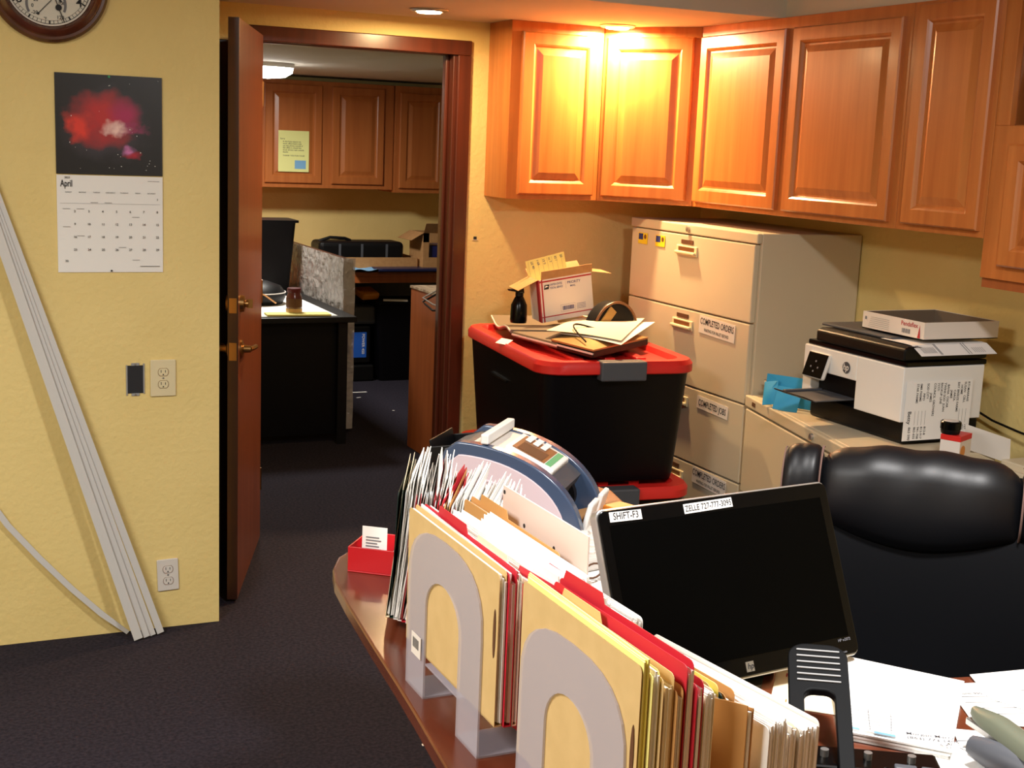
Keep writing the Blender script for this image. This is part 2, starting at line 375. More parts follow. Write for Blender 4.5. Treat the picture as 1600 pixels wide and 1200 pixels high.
# ================================================================== LATERAL FILE CABINETS
def handle_mb(t, x, y, z, w=.15):
    h = MB(); h.box(x-.006, x+.001, y-w/2, y+w/2, z-.026, z+.014)
    h.build('handle_recess', M_['cream'], t, bevel=.003)
    g = MB().box(x-.0072, x-.005, y-w*.38, y+w*.38, z-.008, z+.008); g.build('handle_slot', M_['brown'], t)
    MB().box(x-.018, x-.006, y-w*.48, y+w*.48, z-.020, z-.008).build('handle', M_['cream'], t, bevel=.004)
    MB().box(x-.003, x, y-.04, y+.045, z+.020, z+.036).build('label_slot', M_['darkslot'], t)
def label_card(t, x, y, z, lines, w, h, name='label_card', ang=-2):
    # card facing -x
    A = Matrix.Translation((x, y, z)) @ basis((0, 0, 0), (0, -1, 0), (0, 0, 1)) @ RZ(ang)
    c = MB(A).box(0, w, 0, h, 0, .001).build(name, M_['card_white'], t)
    k = MB(A)
    for (s_, size, yy) in lines: k.text(s_, size, w/2, yy, align='C', z=.0016, sx=.70)
    k.build('lettering', M_['ink'], c)
fc = thing('file_cabinet', 'tall beige four-drawer lateral file cabinet under the wall cabinets', 'file cabinet', (2.80, 3.97, 0))
W = .92
MB().box(0, .445, 0, W, 0, 1.32).build('cabinet_body', M_['beige'], fc, bevel=.004)
MB().box(-.022, 0, 0, W, 1.283, 1.32).build('top_rail', M_['beige'], fc, bevel=.004)
MB().lathe([(0, 0), (.011, 0), (.011, .008), (.007, .010), (.0, .010)], 16, T(-.022, .466, 1.303) @ RY(-90)).build('lock', M_['silver'], fc, smooth=True)
for z0, z1 in ((.995, 1.279), (.695, .99), (.395, .69), (.06, .39)):
    d = MB().box(-.022, 0, .012, W-.012, z0, z1).build('drawer', M_['beige'], fc, bevel=.004)
    handle_mb(d, -.0225, .465, z1-.055)
label_card(fc, -.0235, .345, .915, [('COMPLETED ORDERS', .034, .036), ('WAITING FOR PALLET REFUND', .017, .010)], .245, .068)
label_card(fc, -.0235, .325, .622, [('COMPLETED JOBS', .034, .014)], .215, .05)
label_card(fc, -.0235, .325, .325, [('COMPLETED ORDERS', .034, .032), ('WAITING FOR PALLET REFUND', .017, .008)], .235, .064)
for yy, zz in ((.85, 1.262), (.71, 1.262)):
    A = Matrix.Translation((-.0235, yy, zz)) @ basis((0, 0, 0), (0, -1, 0), (0, 0, 1))
    s_ = MB(A).box(0, .075, -.045, 0, 0, .001).build('sticker', M_['sticker'], fc)
    MB(A).flat(.004, .040, -.028, -.003, z=.0013).build('sticker_picture', M_['blueink'], s_)
    MB(A).text('LABEL', .011, .006, -.041, z=.0014).lathe([(0, .0013), (.010, .0013), (.010, .0016)], 12, T(.057, -.015, 0)).build('sticker_print', M_['green'], s_) if False else MB(A).lathe([(0.001, .0013), (.010, .0013), (.009, .0016)], 12, T(.057, -.015, 0)).build('sticker_print', M_['brown'], s_)

# lower lateral cabinet, turned a little towards the camera
f2 = thing('file_cabinet', 'low beige lateral file cabinet beneath the printer', 'file cabinet', (2.788, 3.955, 0), -13.8)
Z2 = .735
MB().box(.0, .44, -.92, 0, 0, Z2).build('cabinet_body', M_['beige'], f2, bevel=.004)
MB().box(-.022, 0, -.92, 0, Z2-.04, Z2).build('top_rail', M_['beige'], f2, bevel=.004)
MB().lathe([(0, 0), (.011, 0), (.011, .008), (.007, .010), (.0, .010)], 16, T(-.022, -.61, Z2-.018) @ RY(-90)).build('lock', M_['silver'], f2, smooth=True)
MB().box(-.024, -.020, -.105, -.075, Z2-.026, Z2-.012).build('badge', M_['darkslot'], f2)
for z0, z1 in ((.38, .688), (.06, .375)):
    d = MB().box(-.022, 0, -.908, -.012, z0, z1).build('drawer', M_['beige'], f2, bevel=.004)
    handle_mb(d, -.0225, -.61, z1-.055)
# long low surface right of it
f3 = thing('file_cabinet', 'beige low cabinet at the right edge under the black speaker', 'file cabinet', (3.0, 2.02, 0))
MB().box(.0, .245, 0, .92, 0, .72).build('cabinet_body', M_['beige'], f3, bevel=.004)
MB().box(-.02, 0, .01, .91, .06, .70).build('drawer', M_['beige'], f3, bevel=.004)

# ================================================================== PRINTER
P = thing('printer', 'white and black inkjet printer on the low file cabinet', 'printer', (2.745, 3.36, Z2))
MB().box(.03, .33, -.235, .235, 0, .075).build('base', M_['black'], P, bevel=.01)
b = MB(); b.box(.0, .32, -.25, -.03, .075, .245).box(.0, .32, .20, .245, .075, .245).box(.0, .32, -.03, .20, .165, .245).box(.16, .32, -.03, .20, .075, .165)
b.build('housing', M_['white'], P, bevel=.003)
MB().box(.003, .16, -.03, .20, .072, .077).box(.035, .158, -.029, .199, .077, .164).build('paper_slot', M_['black'], P)
MB().box(.01, .33, -.247, .242, .245, .262).build('scanner_bed', M_['blackgloss'], P, bevel=.004)
lid = MB(); lid.prism([(-.0, 0), (.33, 0), (.33, .03), (.02, .045), (0, .036)], -.245, .19, T(0, 0, .264) @ RX(90) @ Matrix.Scale(-1, 4, (0, 0, 1)) if False else T(0, 0, .264) @ Matrix(((1, 0, 0, 0), (0, 0, 1, 0), (0, 1, 0, 0), (0, 0, 0, 1))))
lid.build('scanner_lid', M_['black'], P, bevel=.006)
MB().box(.05, .27, -.12, .23, .309, .318, T(0, 0, 0)).build('paper_tray', M_['dgrey'], P, bevel=.003)
MB(T(-.012, .155, .185) @ RY(18)).box(-.008, .008, -.055, .055, -.045, .045).build('control_panel', M_['offwhite'], P, bevel=.008)
sc = MB(T(-.012, .155, .185) @ RY(18)).box(-.0105, -.0075, -.050, .050, -.041, .040).build('touch_screen', M_['blackgloss'], P, bevel=.003)
k = MB(T(-.012, .155, .185) @ RY(18))
for dy, dz in ((.0, .012), (-.018, -.008), (.018, -.008), (0, -.022)): k.box(-.0112, -.0102, dy-.003, dy+.003, dz-.003, dz+.003)
k.build('icons', M_['greyink'], sc)
lg = MB(basis((-.001, .02, .20), (0, -1, 0), (0, 0, 1))); lg.lathe([(.001, 0), (.019, 0), (.019, .001)], 28).build('logo_disc', M_['dgrey'], P)
MB(basis((-.0022, .02, .20), (0, -1, 0), (0, 0, 1)) @ Matrix(((1, .22, 0, 0), (0, 1, 0, 0), (0, 0, 1, 0), (0, 0, 0, 1)))).text('hp', .030, -.001, -.008, align='C').build('logo', M_['white'], P)
tr_ = MB(); tr_.box(-.13, .06, .0, .17, .095, .099).box(-.13, .02, .16, .175, .099, .106)
tr_.build('output_tray', M_['dgrey'], P, bevel=.002)
MB(T(-.13, 0, .097) @ RY(20)).box(-.045, 0, .01, .165, -.002, .002).build('tray_flap', M_['black'], P, bevel=.001)

phone = thing('phone_list', 'phone list with sideways black print hanging on the printer side', 'paper', (2.755, 3.105, .752))
A = basis((0, 0, 0), (1, 0, 0), (0, 0, 1))
MB(A).sheet(.262, .185, nu=6, nv=1, t=.0008).build('sheet', M_['paper'], phone)
k = MB(A)
rows = [('STAR FARMS', '863-655'), ('SMR FARMS', '941-708'), ('          PIPO', '813-917'), ('SOD CITY', '813-8'), ('          JAMES', ''), ('COUNCIL GROWERS', ''), ('7777?', ''), ('BACKUP LINE', ''), ('TWINS SOD  JUAN', ''), ('  BAHIA  OSCAR', ''), ('        JAMIE', ''), ('        CAROL', ''), ('BAY BREEZE FARMS', ''), ('   HOME', '7'), ('SUSAN   CELL', '777'), ('RTI MARRAIS', '727')]
for i, (a_, b_) in enumerate(rows):
    x = .040+i*.0135
    B = T(x, .178, 0) @ RZ(-90)
    k.text(a_, .0115, 0, 0, B, z=.0014, sx=.95)
    if b_: k.text(b_, .0115, .135, 0, B, z=.0014).flat(.085, .13, .001, .0018, B, z=.0014)
k.text('Betty', .019, .085, .0, T(.014, .178, 0) @ RZ(-90), z=.0014).text('863 590', .0125, .135, .0, T(.020, .178, 0) @ RZ(-90), z=.0014)
k.build('lettering', M_['ink'], phone)

bx = thing('tray_box', 'shallow open white carton with brown inside on top of the printer', 'box', (2.83, 3.135, 1.058), 0)
o_ = MB(); a_, b_, h_ = .30, .29, .055
o_.box(0, a_, 0, b_, 0, .003).box(0, .003, 0, b_, 0, h_).box(a_-.003, a_, 0, b_, 0, h_).box(.003, a_-.003, 0, .003, 0, h_).box(.003, a_-.003, b_-.003, b_, 0, h_)
o_.build('carton', M_['card_white'], bx)
MB().box(.004, a_-.004, .004, b_-.004, .003, .0045).box(a_-.0042, a_-.0031, .004, b_-.004, .003, h_-.001).box(.004, a_-.004, b_-.0042, b_-.0031, .003, h_-.001).build('lining', M_['taupe'], bx)
k = MB(basis((-.0006, b_, 0), (0, -1, 0), (0, 0, 1)))
k.text('Pendaflex', .016, .20, .020, align='L', sx=-1) if False else k.text('Pendaflex', .020, .262, .035, RZ(0) @ T(0, 0, 0), align='R')
k.add([(.262, .004, .0004), (.275, .004, .0004), (.270, .046, .0004)], [(0, 1, 2)])
k.build('brand_print', M_['redink'], bx)
k = MB(basis((-.0006, b_, 0), (0, -1, 0), (0, 0, 1)))
for i in range(6): k.flat(.03+.002*i, .13, .010+i*.006, .0108+i*.006)
for i in range(10): k.flat(.19+i*.004, .192+i*.004+(i % 3)*.0006, .012, .026)
k.flat(.012, .02, .03, .04); k.build('small_print', M_['greyink'], bx)

pp = MB(basis((2.95, 3.10, 1.043), (0, 1, 0), (-1, 0, 0)))
pp.sheet(.20, .21, nu=2, nv=6, f=lambda x, y: -.001 - .20*max(0, y-.10)**1.35*0)
rep = thing('printed_form', 'printed form lying on the printer lid beside the carton', 'paper', (2.80, 3.125, 1.0455))
A = basis((0, 0, 0), (1, 0, 0), (0, 1, 0))
def sag(x, y): return .004 + .02*math.sin(min(1, max(0, (x+.02)/.28))*math.pi)*0
MB(A @ T(-.02, -.045, 0)).sheet(.30, .19, nu=8, nv=8, f=lambda x, y: -.55*max(0, .05-y)+.001).build('sheet', M_['paper'], rep)
k = MB(A @ T(-.02, -.045, 0))
def dl(x0, x1, y0, y1):
    z = lambda y: -.55*max(0, .05-y)+.0028
    k.add([(x0, y0, z(y0)), (x1, y0, z(y0)), (x1, y1, z(y1)), (x0, y1, z(y1))], [(0, 1, 2, 3)])
for x in (.08, .085, .19, .20): dl(x, x+.0025, .002, .05)
for i in range(9): dl(.02+.006*i, .022+.006*i, .01, .035)
for i in range(6): dl(.22+.008*i, .2215+.008*i, .008, .03)
dl(.008, .02, .035, .043); k.build('print', M_['greyink'], rep)

sb = thing('supplement_box', 'small white and red carton with an orange round mark behind the chair', 'box', (2.745, 2.93, Z2+.002), 25)
MB().box(0, .085, -.06, .0, 0, .062).build('carton', M_['card_white'], sb, bevel=.001)
MB().box(-.0005, .0855, -.0605, .0005, .062, .078).build('red_top', M_['red'], sb, bevel=.001)
MB(basis((.022, -.0608, .032), (1, 0, 0), (0, 0, 1))).lathe([(.001, 0), (.017, 0), (.017, .0006)], 20).build('orange_mark', M_['amber'], sb)
k = MB(basis((.086, -.058, .008), (0, 1, 0), (0, 0, 1)))
for i in range(4): k.flat(.004, .05, .006+i*.010, .008+i*.010)
k.text('Supplement Facts', .0065, .003, .046).build('lettering', M_['ink'], sb)
jr = thing('jar', 'black screw-lid jar on top of the small red and white carton', 'jar', (2.775, 2.925, Z2+.081), 0)
MB().lathe([(.001, 0), (.026, 0), (.028, .008), (.028, .014)], 24).build('jar_body', M_['black'], jr, smooth=True)
MB().lathe([(.030, .014), (.030, .034), (.027, .037), (.001, .037)], 24).build('lid', M_['blackgloss'], jr, smooth=True)
MB().lathe([(.001, .0375), (.022, .0375), (.021, .0385), (.001, .0385)], 24).build('lid_label', M_['offwhite'], jr, smooth=True)
cp_ = MB(basis((2.90, 2.99, Z2+.012), (1, -.25, 0), (0, .12, 1)))
cp_.sheet(.14, .075, nu=10, nv=1, f=lambda x, y: .02*math.sin(x*9), M=Matrix(((1, 0, 0, 0), (-.32, 1, 0, 0), (0, 0, 1, 0), (0, 0, 0, 1))))
tag(cp_.build('curled_sheet', M_['offwhite']), 'curled grey sheet standing right of the black lidded jar', 'paper')
spk = thing('speaker', 'small black speaker at the right edge on the low cabinet', 'speaker', (3.12, 2.88, .722), 12)
MB().box(0, .10, -.12, .0, .012, .125).build('case', M_['black'], spk, bevel=.008); MB().box(.02, .08, -.10, -.02, 0, .012).build('foot', M_['dgrey'], spk)
cb = MB(); cb.tube([(3.21, 3.30, .80), (3.21, 3.2, .775), (3.2, 3.08, .765), (3.19, 2.95, .757), (3.17, 2.85, .75)], .004)
tag(cb.build('power_cord', M_['black'], smooth=True), 'black cord running along the wall right of the printer', 'cord')
st_ = MB(T(3.02, 3.0, Z2-.012) @ RZ(-8)).box(0, .20, 0, .05, 0, .004)

# books and blue envelopes left of printer
for i, (dx, z) in enumerate(((0, 0), (.003, .0125), (.0, .025), (.006, .0375), (.002, .05))):
    b = thing('book', 'thin cream catalogue in the pile between the tall cabinet and the blue envelopes', 'book', (2.80+dx, 3.79, Z2+z+.001), -10+i, 'cream catalogues beside the blue envelopes')
    MB().box(0, .21, 0, .13, 0, .0115).build('pages', M_['paper2'], b, bevel=.001)
    MB().box(-.001, .211, -.001, .131, .0105, .0122).build('cover', M_['beige_dk'] if i == 4 else M_['cream'], b)
def envelope(x, y, rz, tilt, w_, h_, roll, label):
    e = thing('blue_envelope', label, 'envelope', (x, y, Z2+.003), rz)
    A = RX(0) @ T(0, 0, 0) @ Matrix.Rotation(R(roll), 4, 'Y') @ RX(90-tilt)
    m = MB(A)
    n = 6
    def f(x, y): return .006*math.sin(math.pi*x/w_)*math.sin(math.pi*y/h_)
    m.sheet(w_, h_, nu=8, nv=8, f=f, t=.003); m.build('pouch', M_['blueenv'], e, smooth=True)
    MB(A).add([(.002, h_, .0045), (w_-.002, h_, .0045), (w_*.55, h_*.62, .0085), (w_*.45, h_*.62, .0085)], [(0, 1, 2, 3)]).build('flap', M_['blueenv'], e)
envelope(2.735, 3.80, -62, 8, .20, .105, 0, 'largest blue envelope standing flat behind the two smaller blue ones')
envelope(2.705, 3.765, -66, 24, .055, .085, -12, 'slim blue envelope leaning left of the crumpled one')
envelope(2.700, 3.70, -50, 26, .085, .085, 5, 'puffy blue envelope nearest the printer output tray')

# ================================================================== STORAGE TOTES
def tote(name, label, x, y, z, rz, W, L, H):
    t = thing(name, label, 'storage bin', (x, y, z), rz)
    def lp(w_, l_, r, zz): return [(px, py, zz) for px, py in rrect(-w_/2, w_/2, -l_/2, l_/2, r)]
    MB().rings([lp(W-.10, L-.12, .05, 0), lp(W-.09, L-.11, .055, .02), lp(W-.04, L-.05, .06, H-.06), lp(W-.03, L-.04, .06, H-.02)]).build('bin', M_['tote'], t, smooth=True)
    zl = H-.045
    MB().rings([lp(W-.01, L-.01, .09, zl), lp(W, L, .095, zl+.004), lp(W, L, .095, zl+.030), lp(W-.02, L-.02, .09, zl+.045), lp(W-.10, L-.10, .06, zl+.045), lp(W-.13, L-.13, .05, zl+.028)]).build('lid', M_['red'], t, smooth=True)
    rb = MB()
    for k_ in (-1, 0, 1): rb.box(k_*.12-.02, k_*.12+.02, -L/2+.12, L/2-.12, zl+.027, zl+.040)
    rb.build('lid_rib', M_['red'], t, bevel=.004)
    for s_ in (-1, 1):
        MB(T(0, s_*(L/2-.012), zl)).box(-.085, .085, -.03, .03, -.02, .048).build('latch', M_['dgrey'], t, bevel=.006)
    for s_ in (-1, 1):
        MB(T(s_*(W/2-.022), .05, zl-.10)).box(-.002, .002, -.10, .10, -.004, .004).build('side_rib', M_['tote'], t)
    return t
tote('storage_tote', 'black storage bin with red lid on top of the stack, papers and carton on it', 2.295, 4.43, .435, -6.5, .60, .98, .44)
tote('storage_tote', 'lower black bin with red lid, mostly hidden beneath the upper bin', 2.28, 4.42, 0, -6.5, .62, 1.02, .43)
zt = .875
# things on the top bin
cb = thing('seat_cushion', 'dark taupe ribbed seat pad lying at the back left of the red bin lid', 'cushion', (2.06, 4.50, zt+.004), 76)
MB().sheet(.42, .26, M=T(0, -.26, 0), nu=16, nv=6, f=lambda x, y: .012+.014*math.sin(x*15+.6), t=.014).build('pad', M_['taupe'], cb, smooth=True)
MB().tube([(x*.03, .001, .022+.014*math.sin(x*.03*15+.6)) for x in range(15)], .004).build('piping', M_['offwhite'], cb, smooth=True)
SH = Matrix(((.83, -.143, 0, 0), (.56, .99, 0, 0), (0, 0, 1, 0), (0, 0, 0, 1)))
fl = thing('laptop_sleeve', 'flat taupe laptop sleeve with a pale zipper edge across the bin lid', 'case', (2.137, 4.0, zt+.010))
MB(SH).box(0, .40, .20, .50, 0, .022).build('shell', M_['taupe'], fl, bevel=.006)
MB(SH).box(-.003, .002, .20, .50, .008, .014).build('zipper', M_['offwhite'], fl)
gs = thing('gold_bag', 'golden brown shiny bag with black handles at the front of the bin lid', 'bag', (2.137, 4.0, zt+.010))
MB(SH).sheet(.43, .26, nu=12, nv=8, M=T(0, -.02, 0), f=lambda x, y: .024+.026*math.sin(math.pi*min(1, y/.26))*math.sin(math.pi*x/.43), t=.006).build('bag_body', M_['gold'], gs, smooth=True)
MB(SH).box(0, .43, -.02, .20, 0, .024).build('bag_base', M_['black'], gs, bevel=.003)
MB(SH).box(-.003, .002, -.02, .20, .012, .018).build('zipper', M_['offwhite'], gs)
MB(SH).tube([(.03+.22*s_, .16*math.sin(math.pi*s_)+.05, .045+.030*math.sin(math.pi*s_)) for s_ in [i/12 for i in range(13)]], .0035).build('strap', M_['black'], gs, smooth=True)
hp = thing('round_case', 'rounded black case with brown band standing upright near the tall cabinet', 'case', (2.47, 4.47, zt+.030), 10)
ring = [(.105*math.cos(math.pi*i/16), 0, .115*math.sin(math.pi*i/16)) for i in range(17)]
m = MB(); m.rings([[(x, -.035, z) for x, y, z in ring], [(x*1.0, .035, z*1.0) for x, y, z in ring]]); m.build('shell', M_['black'], hp, bevel=.012, smooth=True)
MB().tube([(x*.99, -.037, z*.99) for x, y, z in ring], .005).build('rim', M_['brown'], hp, smooth=True)
MB(T(-.05, -.042, .05) @ RY(40)).box(-.018, .018, 0, .006, -.06, .05).build('patch', M_['gold'], hp)
def quadsheet(p, t=.0012, n=8):
    P = [Vector(q_) for q_ in p]; m = MB(); g = []
    for z in (0, t):
        for j in range(n+1):
            for i in range(n+1):
                u, v = i/n, j/n; q_ = P[0].lerp(P[1], u).lerp(P[3].lerp(P[2], u), v); g.append((q_.x, q_.y, q_.z+z+.012*math.sin(u*math.pi)*math.sin(v*math.pi+.4)))
    N = (n+1)**2; fs = []
    for j in range(n):
        for i in range(n):
            a = j*(n+1)+i; q_ = (a, a+1, a+n+2, a+n+1); fs += [q_[::-1], tuple(k_+N for k_ in q_)]
    rim = list(range(n+1))+[j*(n+1)+n for j in range(1, n+1)]+[n*(n+1)+i for i in range(n-1, -1, -1)]+[j*(n+1) for j in range(n-1, 0, -1)]
    for k_ in range(len(rim)): a, b = rim[k_], rim[(k_+1) % len(rim)]; fs.append((a, b, b+N, a+N))
    return m.add(g, fs)
tag(quadsheet([(2.12, 4.312, .935), (2.27, 4.02, .938), (2.64, 4.50, .945), (2.45, 4.66, .938)]).build('paper_sheet', M_['paper2'], smooth=True), 'cream envelope sheet lying on top of the gold bag', 'paper')
tag(quadsheet([(2.16, 4.28, .927), (2.25, 3.985, .928), (2.665, 4.46, .935), (2.48, 4.62, .930)]).build('paper_sheet', M_['paper'], smooth=True), 'white sheet poking out under the cream envelope on the bin', 'paper')
# USPS flat rate box
ub = thing('mailing_box', 'open white and red priority mail carton tilted on the bin lid', 'box', (2.225, 4.57, .925), 0)
U = basis((0, 0, 0), (.98, -.06, .155), (-.2, -.04, 1))
bw, bh, bd = .222, .168, .10
m = MB(U); e = .002
m.box(0, bw, 0, e, -bd, 0).box(0, bw, e, bh, -e, 0).box(0, bw, e, bh, -bd, -bd+e).box(0, e, e, bh, -bd+e, -e).box(bw-e, bw, e, bh, -bd+e, -e)
m.build('carton', M_['card_white'], ub)
k = MB(U)
k.box(-.0006, .0, 0, bh, -bd*.25, 0).flat(0, bw, .018, .022, z=.0006).flat(0, bw, bh-.012, bh-.006, z=.0006).flat(.010, .016, .0, bh, z=.0007).flat(0, .004, 0, bh, z=.0006)
k.build('red_stripes', M_['redink'], ub)
k = MB(U @ T(0, 0, .0003)); k.text('UNITED STATES', .0115, .046, .140, sx=.62).text('POSTAL SERVICE', .0115, .046, .127, sx=.62).flat(.112, .1125, .12, .148)
k.text('PRIORITY', .0145, .118, .137, sx=.92).text('MAIL', .0105, .130, .124)
k.text('US', .001, 0, 0) if False else None
k.build('lettering', M_['blueink'], ub)
k = MB(U @ T(0, 0, .0003)); k.add([(.020, .128, .0005), (.040, .128, .0005), (.044, .146, .0005), (.024, .146, .0005)], [(0, 1, 2, 3)]); k.build('eagle_panel', M_['ink'], ub)
MB(U @ T(0, 0, .0003)).add([(.024, .134, .0009), (.040, .1395, .0009), (.028, .143, .0009)], [(0, 1, 2)]).build('eagle', M_['paper'], ub)
k = MB(U @ T(0, 0, .0003)); x = .092
random.seed(3)
while x < .138: w_ = random.choice((.0008, .0016, .0024)); k.flat(x, x+w_, .036, .052); x += w_+random.choice((.0008, .0016))
for a_ in ((.085, .146, .030, .0306), (.085, .146, .0574, .058), (.085, .0856, .03, .058), (.1454, .146, .03, .058)): k.flat(*a_)
for i in range(4): k.flat(.152, .190, .034+i*.006, .0355+i*.006)
k.build('barcode', M_['blueink'], ub)
for (a0, a1, ax, nm) in ():
    pass
MB(U @ T(0, bh, 0) @ RX(14)).box(.012, bw+.004, 0, .034, -.001, .001).build('flap', M_['card'], ub)
MB(U @ T(0, bh, -bd) @ RX(-50)).box(0, bw, 0, .04, -.001, .001).build('flap', M_['card'], ub)
MB(U @ T(0, bh, 0) @ RZ(18)).box(-.09, 0, 0, .002, -bd, 0).build('flap', M_['card'], ub)
MB(U @ T(bw, bh, 0) @ RZ(-14)).box(0, .09, 0, .002, -bd, 0).build('flap', M_['card'], ub)
yn = thing('index_cards', 'yellow ruled card with writing sticking out of the mailing carton', 'card', (2.225, 4.57, .925), 0)
UY = U @ T(.002, .085, -.085) @ RX(-4) @ RZ(5)
MB(UY).box(0, .165, 0, .145, 0, .001).build('card', M_['yellowpaper'], yn)
k = MB(UY)
for i in range(6): k.text(['o5 40', '/ 68', '19 0', 'cc 7', '45 /', '20'][i], .013, 0, 0, T(.02+i*.025, .138, 0) @ RZ(-80), z=.0014)
for i in range(8): k.flat(.01+i*.02, .0106+i*.02, .01, .14, z=.0013)
k.build('writing', M_['greyink'], yn)
sp_ = thing('spray_bottle', 'black bottle with pointed nozzle standing behind the mailing carton', 'bottle', (2.185, 4.70, zt+.035), 200)
MB().lathe([(.001, 0), (.032, 0), (.034, .01), (.032, .07), (.018, .10), (.014, .105)], 20).build('bottle_body', M_['blackgloss'], sp_, smooth=True)
MB().lathe([(.016, .105), (.016, .12), (.001, .122)], 16).build('cap', M_['black'], sp_, smooth=True)
MB().prism([(-.02, .115), (.055, .128), (.06, .135), (-.015, .14)], -.009, .009, RX(90)).build('nozzle', M_['black'], sp_, bevel=.002)
tag(MB(T(2.005, 4.43, zt+.004) @ RZ(20) @ RY(-25)).box(-.018, .018, -.03, .03, 0, .001).build('torn_label', M_['paper']), 'torn scrap of white paper label stuck on the red lid edge', 'paper')

# ================================================================== DESK
dk = thing('office_desk', 'reddish brown wooden L-shaped desk with rounded end under the folders', 'desk', (0, 0, 0))
top = [(.60, .35), (.62, 1.30), (.655, 1.61), (.672, 1.76), (.683, 1.87), (.70, 2.06), (.72, 2.26), (.735, 2.38), (.752, 2.45), (.785, 2.52), (.84, 2.575), (.92, 2.61), (1.05, 2.64),
       (1.30, 2.75), (1.50, 2.90), (1.58, 2.90), (1.60, 2.84), (1.50, 2.40), (1.42, 1.95), (1.405, 1.75), (1.43, 1.66), (1.50, 1.61), (1.62, 1.585), (2.4, 1.56), (2.4, .35)]
MB().prism(top, .722, .75).build('desktop', M_['desk'], dk, bevel=.004, seg=3)
ins = [(.98, .45), (.98, 1.87), (1.0, 2.38), (1.05, 2.50), (1.10, 2.50), (1.04, 2.38), (1.02, 1.87), (1.02, .45)]
MB().prism(ins, 0, .722).build('front_panel', M_['mahog'], dk)
MB().box(1.12, 1.40, 1.90, 2.50, 0, .722).build('drawer_pedestal', M_['mahog'], dk)
MB().box(2.35, 2.39, .45, 1.5, 0, .722).build('side_panel', M_['mahog'], dk)
ZD = .7503

# ---- file sorters
def arch_poly(y0, y1, i0, i1, ztop, itop, n=14):
    """arch outline in (y,z) as outer and inner loops -> strip quads"""
    yc, ry = (y0+y1)/2, (y1-y0)/2; ic, ri = (i0+i1)/2, (i1-i0)/2; out = []; inn = []
    za = ztop-.10; zi = itop-.055
    out.append((y0, 0)); inn.append((i0, 0))
    for k_ in range(n+1):
        a = math.pi*(1-k_/n); ca, sa = math.cos(a), math.sin(a)
        ca = math.copysign(abs(ca)**.75, ca); sa = abs(sa)**.75 if sa > 0 else 0
        out.append((yc+ry*ca, za+.10*sa)); inn.append((ic+ri*math.cos(a), zi+.055*max(0, math.sin(a))))
    out.append((y1, 0)); inn.append((i1, 0)); return out, inn
def arch(mb, x, *a):
    o, i = arch_poly(*a); n = len(o); th = .003
    vs = [(x, p[0], p[1]) for p in o]+[(x, p[0], p[1]) for p in i]+[(x+th, p[0], p[1]) for p in o]+[(x+th, p[0], p[1]) for p in i]; fs = []
    for k_ in range(n-1):
        fs += [(k_, k_+1, n+k_+1, n+k_), (2*n+k_, 3*n+k_, 3*n+k_+1, 2*n+k_+1), (k_, 2*n+k_, 2*n+k_+1, k_+1), (n+k_, n+k_+1, 3*n+k_+1, 3*n+k_)]
    mb.add(vs, fs)
def sorter(label, x, x2, y0, y1, i0, i1, ztop, itop, rear):
    t = thing('file_sorter', label, 'file sorter', (x, y0, ZD))
    m = MB(); arch(m, 0, 0, y1-y0, i0-y0, i1-y0, ztop, itop); m.build('front_arch', M_['frost'], t)
    if rear: m = MB(); arch(m, x2-x, 0, y1-y0, i0-y0, i1-y0, ztop, itop); m.build('rear_arch', M_['frost'], t)
    MB().box(.003, x2-x, 0, i0-y0, 0, .003).box(.003, x2-x, i1-y0, y1-y0, 0, .003).box(.003, x2-x, i0-y0, i1-y0, .055, .058).build('base', M_['frost'], t)
    return t
s1 = sorter('frosted arch file sorter holding the far manila folders, with barcode sticker', .700, .855, 1.585, 1.878, 1.665, 1.800, .272, .205, False)
s2 = sorter('frosted arch file sorter nearest the bottom edge, holding the near manila folders', .702, .93, 1.185, 1.462, 1.262, 1.386, .268, .200, False)
A = Matrix.Translation((-.0012, .265, .060)) @ basis((0, 0, 0), (0, -1, 0), (0, 0, 1))
sk = MB(A).box(0, .04, 0, .035, 0, .0008).build('sticker', M_['card_white'], s1)
k = MB(A)
for i in range(9): k.flat(.006+i*.003, .0075+i*.003+(i % 2)*.0006, .012, .028, z=.001)
k.build('barcode', M_['ink'], sk)
# rear plate: solid cream panel with two small holes
MB().box(.157, .160, -.005, .290, .09, .312).build('rear_plate', M_['frostcream'], s1, bevel=.001)
k = MB()
for y, z in ((.205, .268), (.10, .263), (.283, .302)): k.lathe([(.0005, 0), (.0035, 0), (.0035, .0006)], 10, T(.1568, y, z) @ RY(-90))
k.build('hole', M_['ink'], s1)

